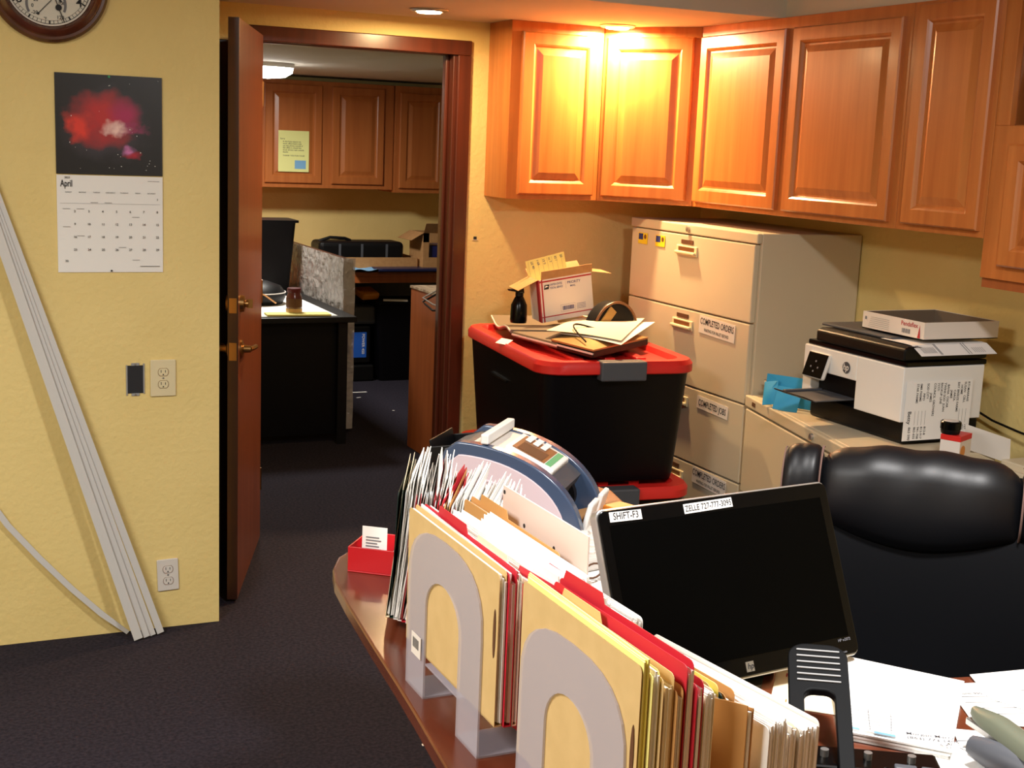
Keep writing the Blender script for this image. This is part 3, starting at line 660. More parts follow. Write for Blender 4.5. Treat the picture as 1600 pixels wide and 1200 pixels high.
# ---- folders. local frame: length along +x, stack direction +y, up z
_pap = {}
def folder(label, M0, L, H, th, cov, npap, papcol, group=None, tab=None, over=.0, lean=0, slot=False, jag=.012, name='file_folder', bulge=.0):
    """a folded card folder with its papers. M0 places its low corner; the near end is at x=0"""
    t = thing(name, label, 'folder', M0.translation, 0, group); B = Matrix(M0); B.translation = (0, 0, 0)
    def leaf(mb, y, h, tb):
        pts = [(0, 0), (L, 0)]
        def rc(cx, cz, a0, a1, r): return [(cx+r*math.cos(R(a0+(a1-a0)*i/4)), cz+r*math.sin(R(a0+(a1-a0)*i/4))) for i in range(5)]
        r = .008
        up_ = rc(L-r, h-r, 0, 90, r)
        if tb is not None:
            c = tb*L; hw = .15*L; up_ += [(c+hw+.006, h), (c+hw, h+.013), (c-hw, h+.013), (c-hw-.006, h)]
        up_ += rc(r, h-r, 90, 180, r)
        pts += up_; n = len(pts); tt = .0007
        def yy(x, z): return y + bulge*math.sin(math.pi*x/L)*math.sin(math.pi*min(1, z/h)) + (0 if z < .02 else 0)
        vs = [(px, yy(px, pz), pz) for px, pz in pts] + [(px, yy(px, pz)+tt, pz) for px, pz in pts]
        # triangulated fan with centre for shape
        mb.add(vs, [list(range(n)), list(range(n, 2*n))[::-1]] + [(i, i+n, (i+1) % n+n, (i+1) % n) for i in range(n)], B)
    m = MB(); leaf(m, 0, H, None); leaf(m, th, H+.004, tab)
    m.box(0, L, 0, th+.0007, -.001, .0006, B); m.build('cover', M_[cov], t)
    if slot:
        s_ = MB(B); s_.prism([(.010+.004*math.cos(2*math.pi*i/12), .13+.035*math.sin(2*math.pi*i/12)) for i in range(12)], 0, .0006, Matrix(((1, 0, 0, 0), (0, 0, -1, -.0005), (0, 1, 0, 0), (0, 0, 0, 1))))
        s_.build('slot', M_['darkslot'], t)
    if npap:
        m = MB(B)
        for i in range(npap):
            y = .0015+(th-.0025)*(i+.5)/npap; a = random.uniform(-1, 1)*jag; z1 = H-.012+over+random.uniform(-.4, 1)*jag
            tp_ = th/npap*.82; x0 = random.uniform(-.3, 1)*jag*.5; x1 = L-.004+random.uniform(-1, .5)*jag
            ln = lean*random.uniform(.4, 1.3)
            m.add([(x0, y, .004), (x1, y, .004), (x1, y+ln, z1), (x0, y+ln, z1+a*.5), (x0, y+tp_, .004), (x1, y+tp_, .004), (x1, y+tp_+ln, z1), (x0, y+tp_+ln, z1+a*.5)],
                  [(0, 1, 2, 3), (7, 6, 5, 4), (0, 4, 5, 1), (1, 5, 6, 2), (2, 6, 7, 3), (3, 7, 4, 0)])
        tag(m.build('papers', M_[papcol], t), kind='stuff')
    return t
def YX(x, y, z, rz=90, rx=0):
    """folder frame: length along +y (rotated), thickness along +x"""
    u = Vector((math.cos(R(rz)), math.sin(R(rz)), 0)); n = Vector((math.sin(R(rz)), -math.cos(R(rz)), 0)); v = Vector((0, 0, 1))
    if rx: v = (v*math.cos(R(rx)) + n*math.sin(R(rx))); n = (n*math.cos(R(rx)) - Vector((0, 0, 1))*math.sin(R(rx)))
    return Matrix(((u.x, n.x, v.x, x), (u.y, n.y, v.y, y), (u.z, n.z, v.z, z), (0, 0, 0, 1)))
random.seed(11)
# far sorter: legal-size folders seen face on
folder('large manila folder with a brown oval slot, in front of the far sorter', YX(.7045, 1.540, .818, 90), .352, .216, .010, 'manila', 3, 'paper', slot=True, tab=None, over=.006)
folder('red folder directly behind the far large manila folder', YX(.7165, 1.535, .818, 90), .35, .218, .010, 'redfolder', 3, 'paper', tab=.66, over=.004)
folder('cream folder with paper edges between red folders in the far sorter', YX(.729, 1.535, .818, 90), .34, .210, .006, 'paper2', 3, 'paper', tab=.3, over=.010)
folder('wide red folder bending out between the two sorters', YX(.752, 1.492, .800, 95), .34, .212, .010, 'redfolder', 2, 'paper', tab=.12, over=.010)
folder('white folder packed with loose sheets in the far sorter', YX(.762, 1.50, .815, 91), .36, .205, .022, 'paper', 13, 'paper', over=.016)
folder('thin red folder in the middle of the far sorter', YX(.786, 1.49, .812, 90), .31, .205, .005, 'redfolder', 1, 'paper', tab=.1)
folder('cream folder of loose sheets in the middle of the far sorter', YX(.793, 1.49, .815, 90), .34, .205, .026, 'paper2', 15, 'paper', over=.014)
folder('orange-brown folder with a raised tab beside the cream rear plate', YX(.822, 1.62, .815, 90), .33, .208, .012, 'manila2', 4, 'paper2', tab=.72)
folder('white folder of loose sheets in front of the cream rear plate', YX(.836, 1.50, .812, 90), .30, .175, .018, 'paper', 11, 'paper', over=.016)
folder('thick white bundle of sheets behind the red tabbed folder', YX(.866, 1.50, .80, 92), .30, .160, .040, 'paper', 24, 'paper', over=.010, jag=.006)
# near sorter
near = [
 ('manila', 'large manila folder facing us in the near sorter', .7060, 1.165, 0.235, .009, 4, 'yellowpaper', None, .016, True),
 ('yellowpaper', 'pale yellow folder behind the near large manila folder', .7165, 1.160, 0.226, .008, 3, 'paper', None, .012, True),
 ('manila', 'manila folder with a tab, third from the front of the near sorter', .726, 1.155, 0.222, .013, 3, 'paper2', .70, .0, True),
 ('manila2', 'darker manila folder just in front of the tall red one', .741, 1.150, 0.208, .007, 2, 'paper', None, .0, False),
 ('redfolder', 'tall red folder with a long raised tab in the near sorter', .750, 1.150, 0.236, .008, 2, 'paper', .80, .0, False),
 ('redfolder', 'shorter red folder right behind the tall red one', .760, 1.145, 0.214, .008, 2, 'paper', .62, .0, False),
 ('paper2', 'cream folder behind the two red folders', .770, 1.145, 0.200, .012, 6, 'paper', .5, .010, False),
 ('manila2', 'ORANGE', .786, 1.130, 0.186, .010, 3, 'paper', .60, .0, False),
 ('manila', 'manila folder edged in black behind the orange-brown one', .799, 1.190, 0.186, .006, 2, 'paper2', .4, .0, False),
 ('yellowpaper', 'yellow folder with small dark marks along its top edge', .808, 1.190, 0.184, .007, 2, 'paper', None, .004, False),
 ('greenfolder', 'thin black folder between the yellow and the manila one', .817, 1.190, 0.172, .003, 0, 'paper', None, .0, False),
 ('manila2', 'second orange-brown folder nearer the hole punch', .823, 1.190, 0.174, .012, 4, 'paper', .78, .0, False),
 ('paper', 'white folder full of sheets in front of the hole punch', .838, 1.125, 0.160, .026, 16, 'paper', None, .012, False),
 ('paper2', 'cream folder of paper behind the white one by the hole punch', .868, 1.130, 0.150, .014, 7, 'paper', None, .008, False),
 ('offwhite', 'pale grey card folder, last of the near sorter', .886, 1.130, 0.150, .030, 12, 'paper', None, .004, False)]
for i, (c, lab, x, y, H, th, n, pc, tb, ov, sl) in enumerate(near):
    if lab == 'ORANGE':
        t = thing('file_folder', 'orange-brown folder curving out with its face towards the camera', 'folder', (x, 1.135, .815))
        B = Matrix(((0, 0, 1, 0), (1, 0, 0, 0), (0, 1, 0, 0), (0, 0, 0, 1)))
        fb_ = lambda o: (lambda u, v: o + .95*max(0, .060-u) - .25*max(0, .02-u))
        MB().sheet(.30, H, B @ Matrix.Diagonal((1, 1, 1, 1)), nu=30, nv=1, f=fb_(-.012), t=.0008).build('cover', M_['manila2'], t, smooth=True)
        MB().sheet(.295, H-.008, B, nu=30, nv=1, f=fb_(-.009), t=.003).build('papers', M_['paper'], t, smooth=True)
        MB().sheet(.30, H-.004, B, nu=30, nv=1, f=fb_(-.004), t=.0008).build('back_cover', M_['manila2'], t, smooth=True)
        continue
    folder(lab, YX(.706+(x-.706)*.83+.305*math.sin(R(i*.55)), y, .815, 90+i*.55, 0), .305, H, th, c, n, pc, tab=tb, over=ov, slot=sl, jag=.006)
# left group: folders seen edge-on, fanned
random.seed(5)
dirB = math.degrees(math.atan2(.92, .40))
cols = ['paper2', 'greenfolder', 'paper', 'paper', 'redfolder', 'paper', 'paper', 'redfolder', 'paper', 'redfolder', 'manila2', 'manila', 'redfolder', 'paper', 'redfolder', 'paper', 'manila', 'paper', 'manila', 'paper', 'redfolder', 'paper', 'redfolder', 'paper']
labs = {0: 'cream folder at the far left end of the fanned folders', 1: 'dark green folder with a white swirl, near the left end', 10: 'orange folder in the fan just left of the large manila folder', 11: 'manila folder in the fan beside the far sorter', 16: 'manila folder with white sheets in the middle of the fan', 18: 'tan folder with a pointed corner in the middle of the fan', 20: 'red folder in the fan near its right end', 22: 'last red folder of the fan, beside the cream rear plate'}
for i, c in enumerate(cols):
    x = .742+.0045*i; y = 2.10-.0085*i; grp = None; lab = labs.get(i)
    if not lab:
        lab, grp = ('red folder in the fan of folders behind the red card box', 'red folders in the fan') if c == 'redfolder' else ('white paper-filled folder in the fan at the left end of the row', 'white folders in the fan')
    H = .235 if i < 9 else .232-.0020*i
    f_ = folder(lab, YX(x, y, .775 if i < 9 else .79, (dirB if i < 9 else dirB-6)+random.uniform(-2.5, 2.5), 4+random.uniform(-1.5, 3.5)), (.23 if i < 9 else .26)+random.uniform(-.01, .02), H+random.uniform(-.012, .006), .0075, c, 4, 'paper', group=grp, over=(-.012 if c in ('redfolder', 'manila', 'manila2') else .014)+random.uniform(0, .018), lean=.022, jag=.022, tab=.7 if c == 'redfolder' else None)

# ---- red card box
rb = thing('card_box', 'small open red box of business cards on the rounded desk end', 'box', (.775, 2.425, ZD), 15)
m = MB(); m.box(0, .17, 0, .11, 0, .003).box(0, .17, 0, .003, .003, .052).box(0, .17, .107, .11, .003, .052).box(0, .003, .003, .107, .003, .052).box(.167, .17, .003, .107, .003, .052)
MB().v
rb.rotation_euler = (0, 0, R(-38)); m.build('tray', M_['redbox'], rb, bevel=.001)
for i in range(7):
    tag(MB(T(.045+i*.014, .01, .004) @ RY(-22)).box(0, .0012, 0, .088, 0, .048).build('business_card', M_['paper'], rb) if False else MB(T(.775, 2.425, ZD) @ RZ(-38) @ T(.045+i*.014, .010, .006) @ RY(50)).box(0, .0012, 0, .088, 0, .05).build('business_card', M_['paper']), 'white business card lying in the red box', 'card', 'business cards in the red box')
cd = MB(T(.775, 2.425, ZD) @ RZ(-38) @ T(.02, .025, .004) @ RX(-2)); cd.box(0, .052, 0, .0012, 0, .085)
ct = tag(cd.build('business_card', M_['paper']), 'white card with grey print standing upright in the red box', 'card')
k = MB(T(.775, 2.425, ZD) @ RZ(-38) @ T(.02, .0248, .004) @ RX(-2) @ RX(90))
for i in range(8): k.flat(.008, .040-.004*(i % 3), .02+i*.006, .0225+i*.006, z=.0006)
k.build('print', M_['greyink'], ct)

# ---- money counter
mc = thing('money_counter', 'navy and white bill counting machine with keypad on the desk', 'counting machine', (0, 0, 0))
U = basis((1.035, 2.60, ZD), (.75, -.66, 0), (0, 0, 1))          # u along the side, v up, n towards the camera side
mc.matrix_world = U
prof = []                                                        # outline of the side: tall at the left, round to the right
Lm, Hm = .325, .215
for i in range(19):
    a = R(96-96*i/18); prof.append((.045+ (Lm-.045)*math.cos(a)**1.0 if math.cos(a) > 0 else .045+(Lm-.045)*math.cos(a)*.35, Hm*max(0, math.sin(a))**.85))
prof = [(0, .0), (0.0, .16), (.008, .192)] + prof + [(Lm-.004, 0)]
dM = -.22
MB().prism(prof, -.03, 0).build('side_cover', M_['navy'], mc, bevel=.012, seg=4, smooth=True)
ip = [(.152+(x-.152)*.86-.008, .004+y*.86) for x, y in prof]
MB().prism(ip, 0, .004).build('side_panel', M_['pink'], mc, bevel=.003)
ar = [(x, y) for x, y in ((.035+.22*math.cos(R(a)), .015+.130*math.sin(R(a))) for a in range(85, 5, -8))]
MB().tube([(x, y, .0035) for x, y in ar], .003, 6).build('groove', M_['pink'], mc, smooth=True)
MB().prism(prof, dM, dM+.03).build('side_cover', M_['navy'], mc, bevel=.012, seg=4, smooth=True)
def onp(s_):   # a point on the profile, s_ in 0..1 over the arc part
    k_ = s_*18; i = min(17, int(k_)); a, b = prof[3+i], prof[4+i]; f = k_-i
    return (a[0]+(b[0]-a[0])*f, a[1]+(b[1]-a[1])*f)
strip = [onp(s_) for s_ in [i/12*.62 for i in range(13)]]
m = MB(); m.prism([(.0, .0), (0, .19)] + [(x, y-.012) for x, y in strip] + [(Lm-.12, .0)], dM+.03, -.03); m.build('inner_body', M_['dgrey'], mc)
tp = [onp(.10+.42*i/8) for i in range(9)]
m = MB(); m.rings([[(x, y-.004, -.03) for x, y in tp]+[(x, y-.014, -.03) for x, y in tp[::-1]], [(x, y-.004, dM+.03) for x, y in tp]+[(x, y-.014, dM+.03) for x, y in tp[::-1]]]); m.build('top_cover', M_['offwhite'], mc)
a, b = onp(.26), onp(.54); dx, dy = b[0]-a[0], b[1]-a[1]
K = Matrix.Translation((a[0], a[1]+.006, -.040)) @ basis((0, 0, 0), (dx, dy, 0), (0, 0, -1))
Lk = math.hypot(dx, dy); wk = .135
MB(K).box(0, Lk, 0, wk, -.014, 0).build('control_panel', M_['white'], mc, bevel=.004)
pf = MB(K).box(.012, Lk-.028, .012, wk-.012, 0, .0012).build('display_face', M_['brown'], mc)
MB(K).box(Lk-.026, Lk-.012, .012, wk-.012, 0, .0013).build('green_strip', M_['green'], mc)
MB(K).box(.022, Lk-.036, .018, .075, .0012, .002).build('lcd', M_['darkslot'], mc)
k = MB(K)
for r_ in range(3):
    for c_ in range(3): MB
for r_ in range(4):
    for c_ in range(3): MB(K).box(.018+c_*.019+.001, .018+c_*.019+.015, .088+r_*.014, .098+r_*.014, .0012, .004).build('key', M_['white'], mc, bevel=.001)
hb = MB(Matrix.Translation((.098, Hm-.001, 0))); hb.box(-.009, .009, 0, .022, -.20, -.005); hb.build('handle_bar', M_['white'], mc, bevel=.003)
MB(Matrix.Translation((.098, Hm-.014, 0))).box(-.006, .006, 0, .018, -.03, -.018).box(-.006, .006, 0, .018, -.20, -.19).build('handle_bracket', M_['navy'], mc, bevel=.002)
hp_ = MB(T(.055, -.018, 0)); hp_.box(-.055, .035, .17, .176, dM+.04, -.035, RZ(10)).box(-.055, -.05, .16, .235, dM+.04, -.035, RZ(10)).box(-.06, .03, .17, .22, -.038, -.034, RZ(10)).box(-.06, .03, .17, .22, dM+.04, dM+.044, RZ(10))
hp_.build('feed_hopper', M_['black'], mc, bevel=.002)
wh = MB(); 
for zz in (-.09, -.16): wh.lathe([(.001, 0), (.045, 0), (.045, .02), (.001, .02)], 24, T(Lm-.10, .085, zz))
wh.build('stacker_wheel', M_['black'], mc, smooth=True)
MB(T(Lm-.05, .0, 0)).box(-.08, .02, .0, .03, dM+.03, -.03).build('stacker_base', M_['navy'], mc, bevel=.004)
MB(T(Lm-.015, .01, 0) @ RZ(-14)).box(-.006, .006, 0, .095, -.095, -.03).box(-.006, .006, 0, .095, dM+.030, -.125).build('stacker_plate', M_['white'], mc, bevel=.004)
gm = MB(); gp = [onp(.50+.48*i/10) for i in range(11)]
gm.rings([[(x+.004, y+.003, dM+.02) for x, y in gp], [(x+.004, y+.003, dM+.035) for x, y in gp]], cap0=False, cap1=False, closed=False)

# ---- calculator, wallet etc. behind the monitor's left edge
cl = thing('calculator', 'white desk calculator with round keys left of the monitor', 'calculator', (1.20, 2.255, ZD+.004), 12)
MB().box(0, .20, 0, .16, 0, .03, RX(4)).build('case', M_['offwhite'], cl, bevel=.006)
for r_ in range(4):
    for c_ in range(6): MB(RX(4)).lathe([(.011, .03), (.011, .035), (.009, .037), (.0005, .037)], 12, T(.025+c_*.028, .025+r_*.030, 0)).build('key', M_['card_white'], cl, smooth=True)
gl = thing('reading_glasses', 'dark brown reading glasses lying before the calculator', 'glasses', (1.185, 2.19, ZD+.03), 10)
for s_ in (0, 1): MB().tube([(.05*s_+.02+.022*math.cos(a), .0, .002+.015*math.sin(a)) for a in [2*math.pi*i/16 for i in range(17)]], .002, 6).build('rim', M_['darkslot'], gl, smooth=True)
for s_ in (0, 1): MB().tube([(.0+.09*s_, 0, .004), (.01+.09*s_, .07, .004), (.01+.09*s_, .13, -.004)], .0022, 6).build('temple', M_['darkslot'], gl, smooth=True)
wl = thing('leather_pouch', 'tan brown leather pouch behind the calculator, by the counting machine', 'pouch', (1.34, 2.40, ZD+.001), 20)
MB().box(0, .20, 0, .14, 0, .05).build('pouch_body', M_['card'], wl, bevel=.014, seg=3)
MB().tube([(.01, .02, .052), (.08, .04, .055), (.16, .05, .053)], .004).build('strap', M_['ink'], wl, smooth=True)
MB(T(.04, .03, .050)).box(0, .03, 0, .05, 0, .012).box(.05, .11, .01, .06, 0, .014).build('amber_clip', M_['amber'], wl, bevel=.004)
tag(MB(T(1.05, 2.02, ZD+.0005) @ RZ(10)).sheet(.34, .22).build('pink_sheet', mat('pink_paper', srgb(236, 120, 136), .8)), 'pink paper sheet on the desk under the calculator', 'paper')
for i, (x, y, a) in enumerate(((1.12, 2.06, 25), (1.15, 1.96, 6))):
    tag(MB(T(x, y, ZD+.0025+i*.001) @ RZ(a)).sheet(.22, .28).build('paper_sheet', M_['paper']), ['white sheet on the pink paper near the calculator', 'white sheet between the folders and the monitor'][i], 'paper')
cp2 = MB(T(1.13, 2.12, ZD+.012) @ RZ(-35)); cp2.box(0, .20, 0, .006, 0, .006); tag(cp2.build('pen', M_['darkslot'], bevel=.002), 'dark pen lying left of the calculator', 'pen')

# ================================================================== MONITOR
mn = thing('monitor', 'black flat screen monitor with silver rim tilted back on the desk', 'monitor', (0, 0, 0))
Mm = basis((.964, 1.619, .779), (.995, .096, .006), (.01, .397, .918)); mn.matrix_world = Mm
MW, MH = .472, .296
MB().prism(rrect(0, MW, 0, MH, .014), -.022, -.004).build('silver_rim', M_['silver'], mn, bevel=.002)
MB().prism(rrect(.04, MW-.04, .03, MH-.03, .02), -.05, -.022).build('back_shell', M_['black'], mn, bevel=.01)
MB().prism(rrect(.003, MW-.003, .004, MH-.003, .012), -.004, .0).build('bezel', M_['blackgloss'], mn, bevel=.001)
MB().box(.020, MW-.020, .034, MH-.027, .0, .0006).build('screen', M_['screen'], mn)
def stick(t, x, y, w_, h_, s_, size, a=0):
    A = T(x, y, .0008) @ RZ(a); c = MB(A).box(0, w_, 0, h_, 0, .0006).build('label_strip', M_['paper'], t)
    MB(A).text(s_, size, w_/2, h_*.22, align='C', z=.0010, sx=.82).build('lettering', M_['ink'], c)
stick(mn, .022, MH-.022, .060, .0155, 'SHIFT-F3', .0155, -1)
stick(mn, .165, MH-.0245, .098, .0155, 'ZELLE 727-777-3095', .0135, 1)
MB().box(.228, .244, .010, .026, 0, .001).build('logo_plate', M_['silver'], mn)
MB(Matrix(((1, .22, 0, 0), (0, 1, 0, 0), (0, 0, 1, 0), (0, 0, 0, 1)))).text('hp', .013, .2335, .0145, align='C', z=.0014).build('logo', M_['ink'], mn)
k = MB().text('HP w2072', .0065, MW-.018, .027, align='R', z=.0012).text('menu', .005, MW-.060, .008, align='C', z=.0012).text('auto', .005, MW-.035, .008, align='C', z=.0012)
k.build('lettering', M_['greyink'], mn)
for x in (.37, .40, .43): MB().box(x, x+.018, -.002, .001, -.014, -.006).build('button', M_['silver'], mn, bevel=.0008)
MB(T(.236, .10, -.05)).box(-.035, .035, -.03, .06, -.02, 0).build('stand_hinge', M_['black'], mn, bevel=.004)
Mi = Mm.inverted()
MB(Mi).prism(rrect(1.10, 1.30, 1.70, 1.90, .03), .7503, .765).build('stand_base', M_['black'], mn, bevel=.004)
MB(Mi).prism([(1.755, .764), (1.815, .764), (1.76, .90), (1.71, .89)], 1.17, 1.225, Matrix(((0, 0, 1, 0), (1, 0, 0, 0), (0, 1, 0, 0), (0, 0, 0, 1)))).build('stand_neck', M_['black'], mn, bevel=.004)

# ================================================================== CHAIR
ch = thing('office_chair', 'large black leather executive chair at the right edge', 'chair', (1.978, 2.166, 0))
cu = Vector((.955, .10, -.02)).normalized()
dirw = Vector((.73, -.68, 0)).normalized(); dirf = Vector((-.68, -.73, 0)).normalized()
C0 = Matrix.Translation((-.07, -.075, .50)) @ basis((0, 0, 0), dirw, Vector((.17, .18, 1)))       # u width, v up the back, n to the camera side
def pad(mb, M, W_, H_, D_, nu=20, nv=20, pw=.30, prof=None, crease=None, off=0):
    front = []; 
    loops = []
    for j in range(nv+1):
        v = -1+2*j/nv; loop = []
        e = max(0.0, 1-abs(v)**6)**(1/2.2)
        for i in range(2*nu):
            a = 2*math.pi*i/(2*nu); ca, sa = math.cos(a), math.sin(a)
            x = math.copysign(abs(ca)**.35, ca)*W_/2*(.80+.20*e); z = math.copysign(abs(sa)**.8, sa)*D_/2*e
            yy_ = v*H_/2
            if prof: x, yy_, z = prof(x, yy_, z)
            loop.append((x, yy_, z))
        loops.append(loop)
    mb.rings(loops, M)
bk = MB()
def pb(x, y, z):
    if z > 0: z += -.03*math.cos(x/.32*math.pi/2)+.02*math.sin((y)*7) - .006*math.sin(abs(x)*40)*0
    return x*(1-.10*max(0, (y-.1)/.3)), y, z
pad(bk, C0 @ T(.01, .08, 0), .66, .76, .13, prof=pb); bk.build('backrest', M_['leather_back'], ch, smooth=True, ang=180)
# headrest: central roll and two wings
def headroll(x0, x1, r, name, sag=0, am=.035):
    n = 26; m = MB(); loops = []; N = 28
    for i in range(N+1):
        f = i/N; x = x0+(x1-x0)*f; e = (1-abs(2*f-1)**5)**(.5)*.82+.18; loop = []
        for k_ in range(n):
            a = 2*math.pi*k_/n; rr = r*e*(1+am*math.sin(f*23+math.cos(a)*2)*(1 if math.sin(a) > -.2 else .2))
            yy_ = .425+.072*math.sin(a)*rr/r; zz = .052+rr*math.cos(a)
            if math.sin(a) < 0: yy_ = .425+(.092+sag*math.sin(math.pi*f))*math.sin(a)
            if math.sin(a) < 0 and math.cos(a) > 0: zz = .052+rr*math.cos(a)*(1+.1*math.sin(a))
            loop.append((x, yy_-.02*(abs(x)/.3)**2, zz))
        loops.append(loop)
    m.rings(loops, C0); m.build(name, M_['leather'], ch, smooth=True, ang=180)
    for xx, s_ in ((x0, 1), (x1, -1)):
        pts = []
        for k_ in range(13):
            a = R(100-210*k_/12); pts.append((xx+s_*.006, .425+(.066 if math.sin(a) > 0 else .092)*math.sin(a)-.02*(abs(xx)/.3)**2, .052+r*.80*math.cos(a)+.004))
        MB(C0).tube(pts, .0016, 6).build('stitching', M_['stitch'], ch, smooth=True)
headroll(-.205, .215, .074, 'headrest', .055)
headroll(-.285, -.195, .062, 'headrest_wing', 0, .006)
headroll(.205, .295, .062, 'headrest_wing', 0, .006)
st = MB(); pad(st, Matrix.Translation((-.26, -.28, .46)) @ basis((0, 0, 0), dirw, -dirf), .56, .54, .12); st.build('seat', M_['leather_back'], ch, smooth=True, ang=180)
MB().cyl((-.24, -.26, .10), (-.24, -.26, .41), .03).build('gas_column', M_['black'], ch, smooth=True)
bs = MB()
for k_ in range(5):
    a = 2*math.pi*k_/5+.3; e_ = Vector((-.24+.30*math.cos(a), -.26+.30*math.sin(a), .075)); bs.tube([(-.24, -.26, .11), tuple(e_)], [.03, .018], 8)
bs.build('base', M_['black'], ch, smooth=True)
for k_ in range(5):
    a = 2*math.pi*k_/5+.3; c_ = Vector((-.24+.30*math.cos(a), -.26+.30*math.sin(a), .03))
    MB(Matrix.Translation(c_) @ RZ(math.degrees(a)) @ RX(90)).lathe([(.001, -.02), (.028, -.02), (.03, 0), (.028, .02), (.001, .02)], 16).build('caster', M_['black'], ch, smooth=True)

# ================================================================== DESK FRONT (bottom right)
for i, (x, y, a, lab) in enumerate(((1.235, 1.455, -32, 'thick stack of white papers below the monitor, forms printed near its corner'),)):
    t = thing('paper_stack', lab, 'papers', (0, 0, 0))
    q0, q1, q2, q3 = (1.238, 1.462), (1.343, 1.353), (1.545, 1.545), (1.410, 1.720)
    for k_ in range(6):
        d = k_*.0012*(-1)**k_
        MB().prism([(q0[0]-d, q0[1]), (q1[0], q1[1]-d), (q2[0]+d, q2[1]), (q3[0], q3[1]+d)], ZD+.0005+k_*.003, ZD+.0032+k_*.003).build('sheet', M_['paper'], t)
    zz = ZD+.0188
    def quad(mb, u0, u1, v0, v1, z=zz):
        def pt(u, v):
            a_ = [q0[i]+(q1[i]-q0[i])*u for i in (0, 1)]; b_ = [q3[i]+(q2[i]-q3[i])*u for i in (0, 1)]
            return (a_[0]+(b_[0]-a_[0])*v, a_[1]+(b_[1]-a_[1])*v, z)
        mb.add([pt(u0, v0), pt(u1, v0), pt(u1, v1), pt(u0, v1)], [(0, 1, 2, 3)])
    k = MB()
    for r_ in range(8): quad(k, .06, .50, .04+r_*.035, .043+r_*.035)
    for r_ in range(3): quad(k, .06+.2*r_, .065+.2*r_, .04, .28)
    k.build('form_lines', M_['greyink'], t)
    k = MB(); quad(k, .02, .16, .01, .03); quad(k, .3, .5, .005, .03); k.build('picture_strip', M_['bluelite'], t)
    k = MB(basis((1.348, 1.395, zz), (.60, -.05, 0), (.3, .9, 0))) 
    k2 = MB(Matrix.Translation((1.305, 1.400, zz)) @ RZ(-35)); k2.text('Morgan Marty', .012, 0, .014).text('(863) 773 1405', .012, .0, 0).text('6 47', .010, .045, -.013); k2.build('handwriting', M_['greyink'], t)
yf = thing('flyer', 'yellow printed flyer partly beneath the monitor and the paper stack', 'paper', (1.205, 1.60, ZD+.0004), -40)
MB().sheet(.14, .20).build('sheet', M_['yellowpaper'] if False else M_['paper2'], yf)
k = MB(); k.text('FLORIDA', .022, .015, .125, z=.0012).text('FARMS', .022, .025, .10, z=.0012); k.build('red_print', M_['redink'], yf)
MB().text('NEW', .018, .09, .16, z=.0012).text('12', .016, .02, .02, z=.0012).build('print', M_['amber'], yf)
gf = MB(T(1.105, 1.665, ZD+.0004) @ RZ(-40)); gf.sheet(.10, .13); tag(gf.build('green_card', M_['greenfolder']), 'dark green card on the desk under the monitor corner', 'card')
for lab, poly, dz in (('white form lying right of the paper stack', [(1.50, 1.50), (1.47, 1.44), (1.60, 1.36), (1.66, 1.54), (1.56, 1.565)], .001), ('overlapping printed form at the right edge', [(1.56, 1.50), (1.60, 1.585), (1.80, 1.56), (1.78, 1.33), (1.62, 1.34)], .003), ('small handwritten slip under the stapler', [(1.385, 1.375), (1.42, 1.43), (1.50, 1.38), (1.46, 1.27), (1.40, 1.31)], .002)):
    t = thing('form_sheet', lab, 'paper', (0, 0, 0)); MB().prism(poly, ZD+dz, ZD+dz+.001).build('sheet', M_['paper'], t)
    cx = sum(p[0] for p in poly)/5; cyy = sum(p[1] for p in poly)/5; k = MB(Matrix.Translation((cx, cyy, ZD+dz+.0012)) @ RZ(-18))
    for r_ in range(4): k.flat(-.05, .05, -.04+r_*.022, -.0385+r_*.022)
    k.text('Form 990', .010, -.045, .035) if 'white form' in lab else k.text('61777 11777', .012, -.03, .005)
    k.build('print', M_['greyink'], t)
# hole punch: black loop handle with ribbed grip
hp = thing('hole_punch', 'black hole punch with ribbed loop handle beside the near folders', 'hole punch', (0, 0, 0))
HM = basis((1.172, 1.435, ZD+.05), (.74, -.50, .02), (.40, .80, .34)); hp.matrix_world = HM
outer = rrect(-.044, .044, -.15, .150, .028, 6); inner = rrect(-.022, .022, -.13, .050, .015, 6); n_ = len(outer)
m = MB(); vs = []
m.rings([[(x, y, 0) for x, y in outer], [(x, y, .014) for x, y in outer], [(x, y, .014) for x, y in inner], [(x, y, 0) for x, y in inner], [(x, y, 0) for x, y in outer]], cap0=False, cap1=False)
m.build('loop_handle', mat('matte_black', srgb(8, 9, 11), .6, spec=.12), hp, bevel=.003, seg=3)
for i in range(6): MB().box(-.032, .032, .066+i*.013, .069+i*.013, .014, .0165).build('grip_rib', M_['grey'], hp, bevel=.001)
MBi = HM.inverted()
MB(MBi).box(-.10, .10, -.035, .035, 0, .022, T(1.20, 1.36, ZD) @ RZ(-30)).build('base', M_['blackgloss'], hp, bevel=.005)
for i in range(3): MB(MBi).cyl((-.06+i*.06, 0, .022), (-.06+i*.06, 0, .032), .006, M=T(1.20, 1.36, ZD) @ RZ(-30)).build('punch_pin', M_['silver'], hp, smooth=True)
cr = thing('desk_gadget', 'black and silver desk gadget with small keys below the paper stack', 'gadget', (1.215, 1.335, ZD+.001), -35)
MB().box(-.01, .16, -.10, -.02, 0, .03).build('case', M_['blackgloss'], cr, bevel=.006)
for i in range(4):
    for j in range(2): MB().box(.005+i*.036, .035+i*.036, -.055+j*.018, -.041+j*.018, .03, .036).build('key', M_['dgrey'], cr, bevel=.002)
